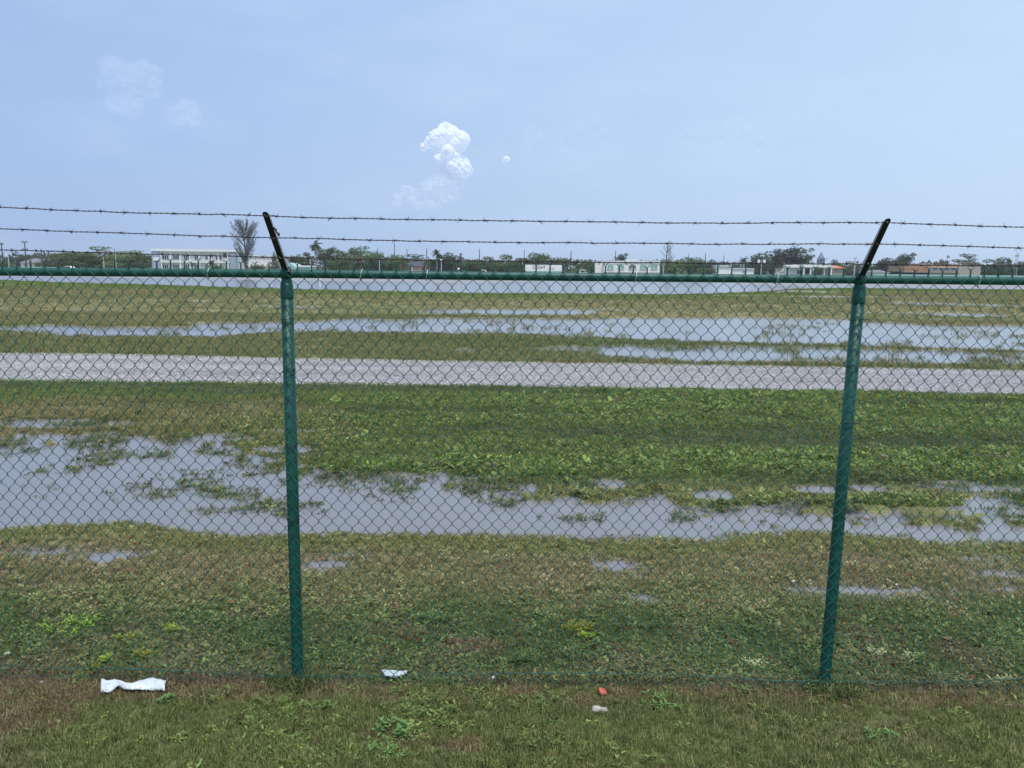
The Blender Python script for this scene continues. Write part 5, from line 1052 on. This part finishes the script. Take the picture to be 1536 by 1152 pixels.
# ------------------------------------------------------------------ vehicles and small things on the far side
def vehicle(name, x0, x1, ytop, D, label, cat, pick=False):
    X0, Zt = XZ(x0, ytop, D); X1, _ = XZ(x1, ytop, D); e = empty(name, ((X0+X1)/2, D, 0)); tag(e, label, cat); L = X1-X0; h = Zt
    prof = [(-0.5, 0.22), (-0.5, 0.55), (-0.46, 0.60), (-0.34, 0.62), (-0.24, 1.0), (0.22 if not pick else 0.08, 1.0), (0.36 if not pick else 0.17, 0.64), (0.48, 0.60), (0.5, 0.5), (0.5, 0.22)]
    mb = MB(); n = len(prof); v = [(a*L, -0.85, b*h) for a, b in prof]+[(a*L, 0.85, b*h) for a, b in prof]; mb.add(v, [tuple(range(n)), tuple(range(n, 2*n))[::-1]]+[(j, n+j, n+(j+1) % n, (j+1) % n) for j in range(n)]); mb.build('body', M['white_roof'], e)
    mb = MB(); mb.add([(-0.31*L, -0.87, 0.65*h), (0.28*L if not pick else 0.13*L, -0.87, 0.65*h), (0.20*L if not pick else 0.07*L, -0.87, 0.93*h), (-0.23*L, -0.87, 0.93*h)], [(0, 1, 2, 3)]); v = mb.v[0]; mb.add(v+np.array([0, 0.01, 0]), [(0, 3, 2, 1)]); mb.build('side_window', M['glass'], e)
    for s_ in (-0.32, 0.32): mb = MB(); mb.tube([(s_*L, -0.9, 0.33), (s_*L, -0.65, 0.33)], 0.33, 14); mb.build('wheel', M['black_paint'], e)
vehicle('van', 96, 112, 399, 200, 'white van in front of the first spreading trees', 'van'); vehicle('pickup_truck', 716, 737, 404.5, 198, 'white pick-up truck showing its cab above the fence rail', 'truck', True)
vehicle('car', 867, 881, 404.6, 202, 'white car between the billboard and the arched building', 'car')
D = 205; p = at(687.7, 403.5, D); mb = MB()
import bmesh
bm_ = bmesh.new(); bmesh.ops.create_uvsphere(bm_, u_segments=16, v_segments=10, radius=0.3); me = bpy.data.meshes.new('globe'); bm_.to_mesh(me); bm_.free(); me.materials.append(M['white_roof'])
e = empty('globe_marker', (p.x, D, 0)); tag(e, 'small round white marker globe on a post before the dark trees', 'marker'); o = bpy.data.objects.new('globe', me); COL.objects.link(o); o.parent = e; o.location = (0, 0, p.z); mb.tube([(0, 0, -0.1), (0, 0, p.z-0.28)], 0.05, 6); mb.build('post', M['pole_pale'], e)
# taxiway edge markers
for (x, y, lab) in [(480, 424, 'thin white stake standing in the flood water right of the left post'), (953, 424, 'thin white stake standing in the flood water before the arched building')]:
    g = gnd(x, y+6); mb = MB(); mb.tube([(0, 0, -0.1), (0, 0, 0.75)], 0.06, 6); mb.tube([(0, 0, 0.75), (0, 0, 0.95)], [0.10, 0.07], 8); o = mb.build('edge_marker', M['white_roof']); o.location = (g.x, g.y, 0); tag(o, lab, 'marker stake')

# ------------------------------------------------------------------ clouds
def cloudmat(name, dens, edge, col=(0.92, 0.93, 0.96)):
    m = bpy.data.materials.new(name); m.use_nodes = True; t = m.node_tree; b = t.nodes['Principled BSDF']; out = t.nodes['Material Output']
    b.inputs['Base Color'].default_value = (*col, 1); b.inputs['Roughness'].default_value = 1; b.inputs['Specular IOR Level'].default_value = 0
    tr = nd(t, 'ShaderNodeBsdfTransparent'); tl = nd(t, 'ShaderNodeBsdfTranslucent'); tl.inputs[0].default_value = (*col, 1); m0 = nd(t, 'ShaderNodeMixShader'); m0.inputs[0].default_value = 0.5; t.links.new(b.outputs[0], m0.inputs[1]); t.links.new(tl.outputs[0], m0.inputs[2])
    lw = nd(t, 'ShaderNodeLayerWeight'); lw.inputs[0].default_value = 0.5; inv = nd(t, 'ShaderNodeMath', operation='SUBTRACT'); inv.inputs[0].default_value = 1; t.links.new(lw.outputs['Facing'], inv.inputs[1])
    pw = nd(t, 'ShaderNodeMath', operation='POWER'); t.links.new(inv.outputs[0], pw.inputs[0]); pw.inputs[1].default_value = edge
    mul = nd(t, 'ShaderNodeMath', operation='MULTIPLY'); t.links.new(pw.outputs[0], mul.inputs[0]); mul.inputs[1].default_value = dens
    mx = nd(t, 'ShaderNodeMixShader'); t.links.new(mul.outputs[0], mx.inputs[0]); t.links.new(tr.outputs[0], mx.inputs[1]); t.links.new(m0.outputs[0], mx.inputs[2]); t.links.new(mx.outputs[0], out.inputs[0])
    return m
def cloud(name, puffs, D, label, m, sub=4, rough=0.34, vox=0.6, soft=8):
    V = []; F = []; n = 0
    for i, (x, y, r) in enumerate(puffs):
        c = at(x, y, D+random.uniform(-1, 1)*r/FPX*D*0.8); rr = r/FPX*D; bm_ = bmesh.new(); bmesh.ops.create_icosphere(bm_, subdivisions=sub, radius=1.0)
        co = np.array([tuple(v.co) for v in bm_.verts]); fs = [tuple(v.index for v in f.verts) for f in bm_.faces]; bm_.free()
        a = co*1.7+i*3.1; d = 1+rough*(fbm(a[:, 0]+a[:, 2]*0.7, a[:, 1]-a[:, 2]*0.6, 3, 700+i))+rough*0.7*np.abs(fbm(a[:, 0]*1.6, a[:, 2]*1.6+a[:, 1]*1.2, 2, 720+i))
        V.append(co*d[:, None]*rr+np.array(c)); F += [tuple(q+n for q in f) for f in fs]; n += len(co)
    mb = MB(); mb.v = V; mb.f = F; mb.mi = [0]*len(F); mb.n = n; o = mb.build(name, m, smooth=True); tag(o, label, 'cloud'); rm = o.modifiers.new('merge', 'REMESH'); rm.mode = 'VOXEL'; rm.voxel_size = vox/FPX*D; rm.use_smooth_shade = True; so = o.modifiers.new('soften', 'SMOOTH'); so.factor = 0.6; so.iterations = soft; return o
CM = cloudmat('bright_cumulus', 1.0, 0.55, (0.98, 0.98, 1.0))
main = [(668, 194, 10), (657, 206, 13), (676, 203, 13), (692, 211, 12), (668, 214, 15), (646, 214, 9), (635, 221, 5.5), (684, 220, 12), (660, 220, 11), (672, 230, 11), (659, 238, 8), (668, 247, 10), (681, 246, 12), (693, 245, 10), (698, 255, 11), (688, 258, 12), (678, 262, 10), (690, 267, 8), (682, 236, 9), (664, 256, 6)]
cloud('cumulus_cloud', main, 6000, 'bright white towering cumulus cloud in the middle of the sky', CM, vox=0.45, soft=7, rough=0.30)
cloud('cloud', [(759, 238, 4.0), (757, 242, 3.5), (762, 239, 3)], 6000, 'tiny bright cloud puff right of the tall cumulus', CM)
FM = cloudmat('faint_cloud', 0.30, 1.8)
cloud('faint_cloud', [(668, 278, 14), (650, 284, 13), (676, 290, 13), (640, 288, 14), (618, 290, 10), (608, 285, 8), (596, 300, 9), (650, 300, 14), (628, 300, 12), (665, 288, 16), (655, 275, 12)], 6400, 'faint ragged cloud under the tall cumulus', FM, vox=1.0, soft=12)
FM2 = cloudmat('hazy_cloud', 0.17, 1.5)
cloud('hazy_cloud', [(222, 115, 20), (212, 110, 18), (200, 125, 26), (175, 120, 28), (165, 105, 16), (228, 130, 16), (185, 140, 30)], 6800, 'large hazy rounded cloud at upper left', FM2, vox=1.3, soft=14, rough=0.25)
cloud('hazy_cloud', [(280, 165, 16), (265, 172, 14), (290, 175, 12)], 6800, 'small hazy cloud right below the large hazy cloud', FM2, vox=1.3, soft=14, rough=0.25)
FM3 = cloudmat('thin_cloud', 0.10, 2.4)
cloud('thin_cloud', [(795, 200, 14), (800, 215, 18), (870, 200, 18), (895, 190, 12), (850, 210, 20), (905, 205, 14)], 7000, 'thin pale cloud right of the tiny bright puff', FM3, vox=1.3, soft=14, rough=0.25)
cloud('thin_cloud', [(1110, 185, 10), (1085, 200, 18), (1060, 210, 18), (1120, 205, 16), (1030, 205, 14), (1140, 215, 14)], 7000, 'thin pale cloud bank above the right half of the fence', FM3, vox=1.3, soft=14, rough=0.25)

# ------------------------------------------------------------------ humid air over the airfield
mh = bpy.data.materials.new('humid_air'); mh.use_nodes = True; t = mh.node_tree; t.nodes.clear(); out = nd(t, 'ShaderNodeOutputMaterial'); pv = nd(t, 'ShaderNodeVolumePrincipled')
pv.inputs['Color'].default_value = (0.90, 0.94, 1.0, 1); pv.inputs['Density'].default_value = 0.00025; pv.inputs['Anisotropy'].default_value = 0.0
t.links.new(pv.outputs[0], out.inputs['Volume'])
mb = MB(); mb.box(-13000, 13000, -500, 5400, -1.2, 24); o = mb.build('haze', mh); tag(o, 'thin humid haze lying over the airfield', 'haze', kind='stuff')
